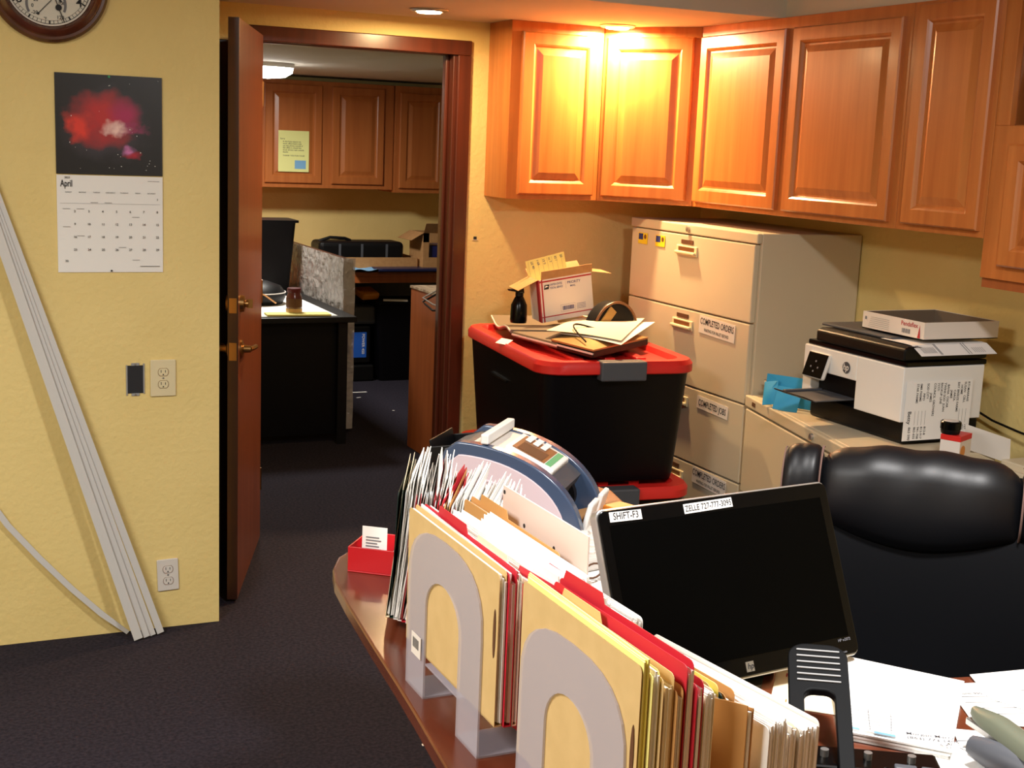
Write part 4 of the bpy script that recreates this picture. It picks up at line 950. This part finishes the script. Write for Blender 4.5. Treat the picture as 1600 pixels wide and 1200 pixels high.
# stapler at right
sp2 = thing('stapler', 'grey-green stapler with open arm at the bottom right edge', 'stapler', (1.405, 1.375, ZD+.002), -98)
def arm(z0, bend, mt, nm, L_=.22, wd=.020):
    lo = []
    for i in range(13):
        f = i/12; x = f*L_; w_ = wd*(.35+.65*min(1, (f*5)**.5)) if f < .2 else wd*(1+.1*f); z = z0+bend*f; hgt = .016*(.5+.5*min(1, f*4))
        lo.append([(x, -w_, z), (x, w_, z), (x, w_*.85, z+hgt), (x, w_*.35, z+hgt*1.35), (x, -w_*.35, z+hgt*1.35), (x, -w_*.85, z+hgt)])
    MB().rings(lo).build(nm, M_[mt], sp2, smooth=True, ang=60)
arm(.052, -.01, 'greenish', 'top_arm'); MB(T(0, 0, 0)).box(-.0, .20, -.014, .014, .036, .047).build('magazine', M_['silver'], sp2, bevel=.002)
MB().box(.02, .24, -.022, .022, 0, .014).build('base', M_['dgrey'], sp2, bevel=.004)
MB(T(.12, .0, .02)).box(-.015, .015, -.012, .012, -.008, .02).build('spring_block', M_['red'], sp2, bevel=.002)
ph = MB(T(1.366, 1.335, ZD+.002) @ RZ(-82)); lo = []
for i in range(13):
    f = i/12; w_ = .022*(math.sin(math.pi*min(1, .12+f*.8)))**.5; h_ = .024*(math.sin(math.pi*min(1, .12+f*.8)))**.5
    lo.append([(f*.16, w_*math.cos(2*math.pi*k_/12), .026+h_*math.sin(2*math.pi*k_/12)) for k_ in range(12)])
ph.rings(lo); tag(ph.build('handset', M_['dgrey'], smooth=True), 'dark grey rounded handset lying below the stapler', 'handset')
tag(MB(T(1.28, 1.27, ZD+.0004) @ RZ(20)).sheet(.15, .10).build('paper_sheet', M_['paper']), 'white sheet at the bottom edge beneath the paper stack', 'paper')

# ================================================================== LEFT WALL
cal = thing('wall_calendar', 'wall calendar open at April with a red nebula picture', 'calendar', (.569, YL-.004, 1.455))
MB().box(-.155, .155, -.002, .004, .005, .300).build('picture_page', nebula(), cal)
ndl = cal.children[0]; ndl.data.transform(Matrix.Translation((0, 0, -.155))); ndl.location = (0, 0, .155)
MB().box(-.155, .155, -.003, .004, -.290, .002, RX(.6)).build('month_page', M_['paper'], cal)
A = basis((0, -.0046, 0), (1, 0, 0), (0, 0, 1))
k = MB(A).text('April', .028, -.145, -.032, sx=.62).text('2023', .008, -.133, -.008)
for i, s_ in enumerate(['30']): k.text(s_, .009, -.135, -.258)
for d in range(1, 30):
    c_ = (d+5) % 7; r_ = (d+5)//7
    k.text(str(d), .0095, -.105+c_*.0405, -.070-r_*.0385, align='C')
k.lathe([(.0005, 0), (.003, 0), (.003, .0004)], 10, T(0, -.285, .0))
k.build('dates', M_['ink'], cal)
k = MB(A)
for r_ in range(6): k.flat(-.147, .147, -.082-r_*.0385, -.0815-r_*.0385) if r_ < 1 else None
for i, s_ in enumerate(['SUNDAY', 'MONDAY', 'TUESDAY', 'WEDNESDAY', 'THURSDAY', 'FRIDAY', 'SATURDAY']): k.text(s_, .0048, -.122+i*.0405, -.050, align='C')
for (c_, r_) in ((0, 1), (1, 1), (2, 0.5), (3, .5), (5, 1.6), (0, 2.4), (1, 3.1), (4, 4), (5, 5)): k.flat(-.140+c_*.0405, -.118+c_*.0405, -.060-r_*.0385, -.059-r_*.0385)
k.flat(.085, .145, -.272, -.2705).flat(.11, .145, -.012, -.011); k.build('fine_print', M_['greyink'], cal)
MB(basis((0, -.0026, .295), (1, 0, 0), (0, 0, 1))).lathe([(.0005, 0), (.004, 0), (.003, .003), (.0005, .003)], 12).build('pin', M_['green'], cal)
st_m = MB(basis((0, -.0023, .155), (1, 0, 0), (0, 0, 1)))
random.seed(9)
for i in range(26):
    x, y = random.uniform(-.145, .145), random.uniform(-.135, .135); r_ = random.uniform(.0005, .0014); st_m.flat(x-r_, x+r_, y-r_, y+r_)
st_m.build('stars', M_['paper'], cal)

ck = thing('wall_clock', 'round wooden wall clock with thermometer dial at the top left corner', 'clock', (.403, YL-.002, 2.006))
CK = basis((0, 0, 0), (1, 0, 0), (0, 0, 1)); cr_ = .168
MB(CK).lathe([(.001, 0), (cr_, 0), (cr_, .012), (cr_-.008, .022), (cr_-.016, .022), (cr_-.022, .030), (cr_-.034, .034), (cr_-.042, .026), (cr_-.046, .014), (.001, .013)], 72).build('wooden_rim', M_['clockwood'], ck, smooth=True)
MB(CK).lathe([(.001, .0135), (cr_-.047, .0135), (cr_-.047, .015), (.001, .015)], 60).build('dial', M_['clockface'], ck)
MB(CK).lathe([(cr_-.052, .015), (cr_-.047, .015), (cr_-.046, .020), (cr_-.051, .019)], 60, cap=False).build('inner_ring', M_['offwhite'], ck, smooth=True)
k = MB(CK @ T(0, 0, .0155))
for h_ in (0, 1, 2, 3, 7, 8, 9, 10, 11):
    a = R(90-30*(h_+1)); rr = cr_-.072; k.text(str(h_+1), .036, rr*math.cos(a), rr*math.sin(a)-.013, align='C')
for m_ in range(60):
    a = R(6*m_); r0 = cr_-.062; wd = .0022 if m_ % 5 == 0 else .0007
    k.add([(r0, -wd, .0004), (r0+.009, -wd, .0004), (r0+.009, wd, .0004), (r0, wd, .0004)], [(0, 1, 2, 3)], RZ(math.degrees(a)))
for rr in (cr_-.062, cr_-.053): k.rings([[(r_*math.cos(2*math.pi*i/60), r_*math.sin(2*math.pi*i/60), .0005) for i in range(60)] for r_ in (rr, rr+.0008)], cap0=False, cap1=False)
k.text('-20', .014, -.050, -.090).text('0', .014, -.050, -.071).text('20', .014, -.044, -.054).text('120', .014, .030, -.100, align='C').text('100', .014, .034, -.06, align='C')
k.text('°F', .010, -.012, -.104, align='C'); k.build('numerals', M_['ink'], ck)
k = MB(CK @ T(-.009, -.060, .0155)); a0 = [R(208-230*i/30) for i in range(31)]
k.rings([[(.050*math.cos(a), .050*math.sin(a), .0006) for a in a0], [(.057*math.cos(a), .057*math.sin(a), .0006) for a in a0]], cap0=False, cap1=False, closed=False)
k.build('thermometer_scale', M_['greyink'], ck)
def hand(a, L_, w_, nm, bl=False):
    m = MB(CK @ T(0, 0, .018) @ RZ(a)); m.box(-.015, L_, -w_, w_, 0, .0008)
    if bl: m.lathe([(.0005, 0), (.009, 0), (.009, .001)], 16, T(L_*.62, 0, 0))
    m.build(nm, M_['ink'], ck)
hand(-69.5, .117, .0012, 'minute_hand', True); hand(-58, .062, .003, 'hour_hand')
MB(CK @ T(.006, -.048, .017) @ RZ(-133)).box(0, .055, -.001, .001, 0, .0008).lathe([(.0005, 0), (.004, 0), (.004, .001)], 12, T(.055, 0, 0)).build('thermometer_needle', M_['ink'], ck)

def outlet(label, x, z, w_, h_, tilt=0, mt='cream'):
    t = thing('wall_outlet', label, 'outlet', (x, YL-.001, z)); A = basis((0, 0, 0), (1, 0, 0), (0, 0, 1)) @ RZ(tilt)
    MB(A).prism(rrect(-w_/2, w_/2, -h_/2, h_/2, .004), 0, .006).build('cover_plate', M_[mt], t, bevel=.002)
    for s_ in (-1, 1):
        rc = MB(A).prism([(.0165*math.cos(2*math.pi*i/20), max(-.0125, min(.0125, .0165*math.sin(2*math.pi*i/20)))+s_*.0195) for i in range(20)], .006, .0075).build('receptacle', M_[mt], t)
        MB(A).flat(-.0075, -.0055, s_*.0195-.002, s_*.0195+.007, z=.0078).flat(.0055, .0075, s_*.0195-.002, s_*.0195+.006, z=.0078).flat(-.002, .002, s_*.0195-.010, s_*.0195-.006, z=.0078).build('socket_slot', M_['ink'], rc)
        q_ = MB(A).rings([[(r_*math.cos(2*math.pi*i/20), max(-.76*r_, min(.76*r_, r_*math.sin(2*math.pi*i/20)))+s_*.0195, .0078) for i in range(20)] for r_ in (.0155, .0168)], cap0=False, cap1=False); q_.build('outline', M_['brown'], rc)
    MB(A).lathe([(.0005, .006), (.003, .006), (.003, .0072), (.0005, .0072)], 10).build('screw', M_['silver'], t)
outlet('beige double wall outlet beside the bare black electrical box', .722, .830, .079, .117)
outlet('white double wall outlet low on the wall by the leaning trim strips', .733, .180, .068, .106, 2, 'offwhite')
eb = thing('electrical_box', 'open black electrical box without cover in the yellow wall', 'electrical box', (.637, YL-.001, .828))
A = basis((0, 0, 0), (1, 0, 0), (0, 0, 1))
MB(A).box(-.026, .026, -.044, .044, -.001, .0012).build('box_interior', M_['ink'], eb)
MB(A).box(-.028, -.024, -.050, .046, 0, .003).box(.024, .028, -.046, .050, 0, .003).box(-.012, .012, .044, .052, 0, .003).box(-.012, .012, -.052, -.044, 0, .003).build('metal_edge', M_['grey'], eb)
for s_ in (1, -1): MB(A).lathe([(.0005, .003), (.003, .003), (.003, .005), (.0005, .005)], 10, T(0, s_*.048, 0)).build('screw', M_['silver'], eb)
wh_ = thing('wall_socket_hole', 'small dark square hole left in the yellow wall beside the door casing', 'hole', (2.156, YB-.001, 1.210))
MB(basis((0, 0, 0), (1, 0, 0), (0, 0, 1))).box(-.007, .007, -.006, .006, 0, .001).build('hole', M_['ink'], wh_)
MB(basis((0, 0, 0), (1, 0, 0), (0, 0, 1))).box(-.012, .012, -.008, -.006, 0, .002).build('edge', M_['offwhite'], wh_)

# leaning trim strips
def strip_(label, x0, x1, y0, y1, z1, w_, th, group=None):
    m = MB(basis((x0, y0, .004), Vector((x1-x0, y1-y0, z1)), (1, 0, .3)))
    L_ = Vector((x1-x0, y1-y0, z1)).length
    m.prism([(0, 0), (w_*.25, th*1.6), (w_*.45, th), (w_*.8, th), (w_, th*.3), (w_, -.001), (0, -.002)], 0, L_, Matrix(((0, 0, 1, 0), (1, 0, 0, 0), (0, 1, 0, 0), (0, 0, 0, 1))))
    return tag(m.build('trim_strip', M_['trimwhite']), label, 'trim strip', group)
strip_('front white trim strip of the bundle leaning against the left wall', .610, -.105, 4.10, 4.182, 2.40, .028, .008)
strip_('second white trim strip of the leaning bundle, just right of the front one', .642, -.100, 4.115, 4.188, 2.40, .020, .006)
strip_('third white trim strip of the leaning bundle', .664, -.099, 4.125, 4.190, 2.40, .018, .006)
strip_('white trim strip at the right side of the leaning bundle, nearest the low outlet', .688, -.097, 4.135, 4.192, 2.40, .022, .005)
cv = MB(); pts = [(.600, 4.165, .004), (.52, 4.168, .075), (.43, 4.172, .168), (.34, 4.176, .272), (.25, 4.18, .385), (.12, 4.185, .60), (0, 4.188, .85)]
lo = []
for i, p in enumerate(pts):
    a = Vector(pts[min(i+1, 6)])-Vector(pts[max(0, i-1)]); nrm = Vector((a.z, 0, -a.x)).normalized()*.009
    if i == 0: nrm *= .7
    p = Vector(p); q_ = Vector((0, -.004, 0)); lo.append([tuple(p+nrm+Vector((0, 0, .006))), tuple(p-nrm+Vector((0, 0, .006))), tuple(p-nrm+q_+Vector((0, 0, .006))), tuple(p+nrm+q_+Vector((0, 0, .006)))])
cv.rings(lo); tag(cv.build('trim_strip', M_['trimwhite'], smooth=True), 'thin white strip curving down the left wall to the foot of the bundle', 'trim strip')

# ================================================================== BACK ROOM
cab('wall_cabinet', 'two-door oak wall cabinet in the back room, yellow notice on its left door', (1.66, 8.62), (3.02, 8.62), .32, 1.262, 1.955, [(.48, .86, .03, .665), (.93, 1.29, .03, .665)])
tz = [o for o in bpy.data.objects if o.type == 'EMPTY' and o.get('label', '').startswith('two-door oak wall cabinet in the back')][0]
m = MB(); raised(m, .02, .44, .03, .665, Matrix()); m.build('door', M_['oak'], tz)
for o_ in bpy.data.objects:
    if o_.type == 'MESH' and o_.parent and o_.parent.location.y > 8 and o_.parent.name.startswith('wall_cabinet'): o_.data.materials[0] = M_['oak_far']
cab('wall_cabinet', 'oak wall cabinet at the right end of the row in the back room', (3.025, 8.60), (3.50, 8.60), .34, 1.245, 1.955, [(.03, .355, .03, .665)])
for o_ in bpy.data.objects:
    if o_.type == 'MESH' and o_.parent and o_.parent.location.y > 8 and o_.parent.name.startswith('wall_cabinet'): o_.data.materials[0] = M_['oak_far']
nt_ = thing('notice', 'yellow printed notice taped on the back room cabinet door', 'notice', (2.225, 8.598, 1.365))
A = basis((0, 0, 0), (1, 0, 0), (0, 0, 1))
MB(A).box(0, .205, 0, .265, 0, .001).build('sheet', mat('notice_paper', srgb(226, 226, 150), .8), nt_)
k = MB(A).text('Sorry', .014, .012, .208, z=.0015)
for i in range(6): k.text(['In the busy season we', 'work office hours only', 'use the phone outside if', 'the office is closed the', 'truck drivers wait outside', 'thanks'][i], .0135, .030, .190-i*.0135, z=.0015)
k.text('THANK YOU FOR YOUR', .012, .030, .10, z=.0015, sx=1.1); k.build('lettering', M_['ink'], nt_)
MB(A).box(.11, .185, .02, .075, .001, .0015).build('picture', M_['bluelite'], nt_)
ct = thing('counter_desk', 'brown laminate built-in counter along the back room wall', 'counter', (0, 0, 0))
MB().box(1.1, 4.35, 8.16, 8.945, .72, .75).build('countertop', M_['desk2'], ct, bevel=.003)
MB().box(1.1, 4.35, 8.90, 8.94, .0, .72).build('shade_panel', M_['darkwood'], ct)  # dark sheet added in place of the shade beneath the counter
MB().box(1.1, 4.35, 8.16, 8.18, .68, .72).build('apron', M_['desk2'], ct)
MB().box(1.1, 1.14, 8.2, 8.94, 0, .72).box(4.3, 4.34, 8.2, 8.94, 0, .72).build('side_panel', M_['desk2'], ct)
wg = thing('desk_return', 'brown laminate desk end standing behind the doorway with a marbled top', 'desk', (0, 0, 0))
MB().box(2.385, 2.42, 5.55, 6.47, 0, .845).build('end_panel', M_['desk2'], wg, bevel=.002)
MB().box(2.38, 3.1, 5.50, 6.475, .845, .857).build('top', mat('marbled', srgb(206, 186, 156), .5, noise=30, col2=srgb(120, 90, 66)), wg, bevel=.001)
MB().box(3.05, 3.08, 5.55, 6.45, 0, .845).build('far_panel', M_['desk2'], wg)
for i, r_ in enumerate((0, 1)):
    pts = [(2.60-.0*i, 5.95, .875+.03*i), (2.40, 6.10-.05*i, .88), (2.33, 6.15, .83-.02*i), (2.345, 6.05, .76-.03*i+.05), (2.38, 5.90, .80), (2.48, 5.80, .875)]
    P2 = []
    for k_ in range(len(pts)-1):
        for f in (0, .25, .5, .75): P2.append(tuple(Vector(pts[k_]).lerp(Vector(pts[k_+1]), f)))
    tag(MB().tube(P2, .005 if i else .004).build('cable', M_['black' if i else 'grey'], smooth=True), ['pale cable looping off the marbled desk top', 'black cable looping off the marbled desk top'][i], 'cable')
td = thing('work_table', 'black table in the back room with papers and a jar on it', 'table', (0, 0, 0))
tzz = .685
MB().box(.9, 2.12, 6.55, 8.0, tzz-.03, tzz).build('tabletop', M_['black'], td, bevel=.003)
for x, y in ((.95, 6.62), (2.06, 6.62), (.95, 7.9), (2.06, 7.9)): MB().box(x-.025, x+.025, y-.025, y+.025, 0, tzz-.03).build('leg', M_['black'], td)
MB().box(.95, 2.06, 6.64, 6.66, .05, tzz-.03).build('modesty_panel', M_['tote'], td)
pn = thing('wrapped_panel', 'dark panel wrapped in clear plastic film standing along the table edge', 'panel', (0, 0, 0))
MB().box(2.13, 2.185, 6.83, 8.2, .03, .955).build('board', M_['darkwood'], pn, bevel=.003)
def wrap(x): return 0
m = MB(basis((2.126, 6.80, .03), (0, 1, 0), (0, 0, 1))); m.sheet(1.35, .935, nu=44, nv=14, f=lambda x, y: -.004+.004*math.sin(x*47+y*9)*math.sin(y*13), t=.0005); m.build('plastic_wrap', M_['film'], pn, smooth=True)
m = MB(basis((2.126, 6.822, .03), (1, 0, 0), (0, 0, 1))); m.sheet(.065, .935, nu=6, nv=30, f=lambda x, y: .004+.004*math.sin(y*31+x*60), t=.0005); m.build('plastic_wrap', M_['film'], pn, smooth=True)
bn = thing('waste_bin', 'tall black bin standing on the back room table behind the door', 'bin', (1.87, 7.72, tzz+.002))
MB().rings([[(x, y, z) for x, y in rrect(-w_, w_, -.13, .13, .02)] for w_, z in ((.165, 0), (.205, .41), (.225, .411), (.225, .425))]).build('bin_body', M_['tote'], bn, smooth=True)
bg = thing('round_bag', 'black rounded bag with white piping on the back room table', 'bag', (1.74, 7.16, tzz+.004))
MB().lathe([(.001, 0), (.14, 0), (.155, .03), (.155, .06), (.13, .095), (.06, .12), (.001, .125)], 28).build('bag_body', M_['black'], bg, smooth=True)
MB().tube([(.156*math.cos(2*math.pi*i/32), .156*math.sin(2*math.pi*i/32), .062) for i in range(33)], .003).build('piping', M_['offwhite'], bg, smooth=True)
cd_ = [(1.50, 6.95, .88), (1.56, 7.0, .92), (1.58, 7.0, .87), (1.55, 6.95, .815), (1.62, 6.95, .80), (1.72, 6.9, .76), (1.80, 6.85, .70)]
P2 = [tuple(Vector(cd_[k_]).lerp(Vector(cd_[k_+1]), f)) for k_ in range(6) for f in (0, .33, .66)]
tag(MB().tube(P2, .004).build('cord', M_['orangepen'], smooth=True), 'pale orange cord trailing from the black bag over the papers', 'cord')
jj = thing('candy_jar', 'small jar with dark red lid standing on the back room papers', 'jar', (1.83, 6.72, tzz+.006))
MB().lathe([(.001, 0), (.038, 0), (.041, .01), (.041, .08), (.034, .10), (.033, .105)], 24).build('jar_body', M_['jar'], jj, smooth=True)
MB().lathe([(.0415, .002), (.042, .004), (.042, .020), (.0415, .022)], 24, cap=False).build('contents', M_['nut'], jj, smooth=True)
MB().lathe([(.0418, .03), (.0418, .075)], 24, cap=False).build('label_band', M_['darkslot'], jj, smooth=True)
MB().lathe([(.036, .105), (.037, .108), (.037, .125), (.034, .128), (.001, .128)], 24).build('lid', mat('darkred', srgb(84, 16, 24), .4), jj, smooth=True)
for i, (x, y, a, w_, h_, mt, lab) in enumerate(((1.45, 6.60, 0, .58, .85, 'paper', 'bright white sheets spread under the jar on the black table'), (1.60, 7.05, 6, .40, .35, 'paper', 'white sheet at the back of the black table'), (1.66, 6.60, -4, .33, .10, 'yellowpaper', 'stack of yellow edged papers before the jar'), (1.60, 7.25, -15, .28, .22, 'redfolder', 'red folder by the tall black bin'))):
    tag(MB(T(x, y, tzz+.001+i*.0012) @ RZ(a)).sheet(w_, h_, t=.001 if i != 2 else .008).build('paper_sheet', M_[mt]), lab, 'paper')
tb = thing('cardboard_tray', 'shallow cardboard box on the back room counter holding a black case', 'box', (2.46, 8.25, .752))
MB().box(0, .62, 0, .004, 0, .085).box(0, .62, .30, .304, 0, .085).box(0, .004, .004, .30, 0, .085).box(.616, .62, .004, .30, 0, .085).box(0, .62, 0, .304, 0, .003).build('tray', M_['card'], tb)
MB().box(.62, .64, .02, .22, 0, .075, RZ(0)).build('side_flap', M_['card'], tb)
bc = thing('black_case', 'long black case lying in the cardboard tray on the far counter', 'case', (2.42, 8.29, .80))
MB().box(0, .58, 0, .22, 0, .135).build('case_body', M_['black'], bc, bevel=.03, seg=4)
for x in (.13, .28, .45): MB().box(x, x+.015, -.003, .0, .02, .12).build('buckle', M_['dgrey'], bc)
MB().tube([(.02, .1, .13), (.1, .1, .155), (.2, .1, .15), (.24, .1, .135)], .01).build('handle', M_['black'], bc, smooth=True)
cc = thing('cardboard_box', 'open cardboard box on the far counter with a dark blue item inside', 'box', (3.10, 8.20, .752), 0)
MB().box(0, .40, 0, .004, 0, .09).box(0, .40, .26, .264, 0, .25).box(0, .004, .004, .26, 0, .25).box(.396, .40, .004, .26, 0, .25).box(0, .40, 0, .264, 0, .003).box(0, .04, 0, .004, .09, .25).box(.0, .40, 0, .004, .19, .25).build('carton', M_['card'], cc)
MB(T(0, 0, .25) @ RY(-30)).box(-.10, 0, 0, .26, 0, .003).build('flap', M_['card'], cc); MB(T(0, 0, .25) @ RX(35)).box(0, .4, 0, .003, -.002, .08).build('flap', M_['card'], cc)
MB().box(.05, .38, .02, .2, .004, .17).build('blue_package', mat('navy_box', srgb(30, 32, 84), .3), cc, bevel=.01)
fb = thing('folded_bag', 'flattened blue and white printed bag hanging over the counter front', 'bag', (2.60, 8.10, .757), 0)
MB().box(.16, .62, 0, .22, 0, .02).build('bag_body', mat('bag_navy', srgb(24, 28, 62), .35), fb, bevel=.006)
MB().sheet(.22, .16, nu=10, nv=6, f=lambda x, y: .012+.006*math.sin(x*50)*math.cos(y*40)).build('bag_end', M_['bluelite'], fb)
for i, (x, w_, h_, lab) in enumerate(((2.98, .34, .52, 'tall black bin under the far counter with an orange packet on top'),)):
    b = thing('waste_bin', lab, 'bin', (x+.03, 8.44, 0)); MB().rings([[(px, py, z) for px, py in rrect(-q_, q_, -q_*.8, q_*.8, .03)] for q_, z in ((.15, 0), (.19, h_), (.2, h_+.002), (.2, h_+.02))]).build('bin_body', M_['tote'], b, smooth=True)
tag(MB(T(2.72, 8.30, .545) @ RZ(20) @ RX(20)).box(0, .14, 0, .12, 0, .05).build('snack_packet', M_['amber'], bevel=.015), 'orange crumpled packet lying on the black bin', 'packet')
tag(MB(T(2.86, 8.28, .545) @ RZ(-15)).box(0, .16, 0, .03, 0, .012).build('paper_roll', M_['paper']), 'white folded paper on the black bin beside the orange packet', 'paper')
up_ = thing('battery_backup', 'black battery backup unit with blue front label on the back room floor', 'battery backup', (2.60, 8.35, 0))
MB().box(0, .20, 0, .3, .12, .37).build('case', M_['black'], up_, bevel=.01); MB().box(-.02, .24, 0, .3, .38, .5).build('top_cover', M_['dgrey'], up_, bevel=.02)
MB().box(.0, .22, -.02, .3, .0, .11).build('foot', M_['black'], up_, bevel=.01)
lb = MB().box(.03, .17, -.003, 0, .16, .33).build('front_label', M_['blue'], up_)
MB(basis((.135, -.0035, .32), (0, 0, -1), (1, 0, 0))).text('POWER 450', .026, 0, .004, z=.0005).build('lettering', M_['paper'], lb)
for i, (x, y, w_, h_) in enumerate(((2.55, 7.95, .10, .02), (2.53, 7.78, .03, .012), (2.62, 7.35, .012, .012), (1.62, 3.55, .015, .006), (1.22, 3.1, .012, .01), (1.1, 2.7, .01, .01), (1.34, 3.95, .01, .01), (.9, 2.5, .012, .006), (.62, 2.1, .012, .006))):
    tag(MB(T(x, y, .0015) @ RZ(20*i)).sheet(w_, h_, t=.0012).build('paper_scrap', M_['paper']), 'tiny scrap of white paper on the dark carpet', 'scrap', 'paper scraps on the carpet')
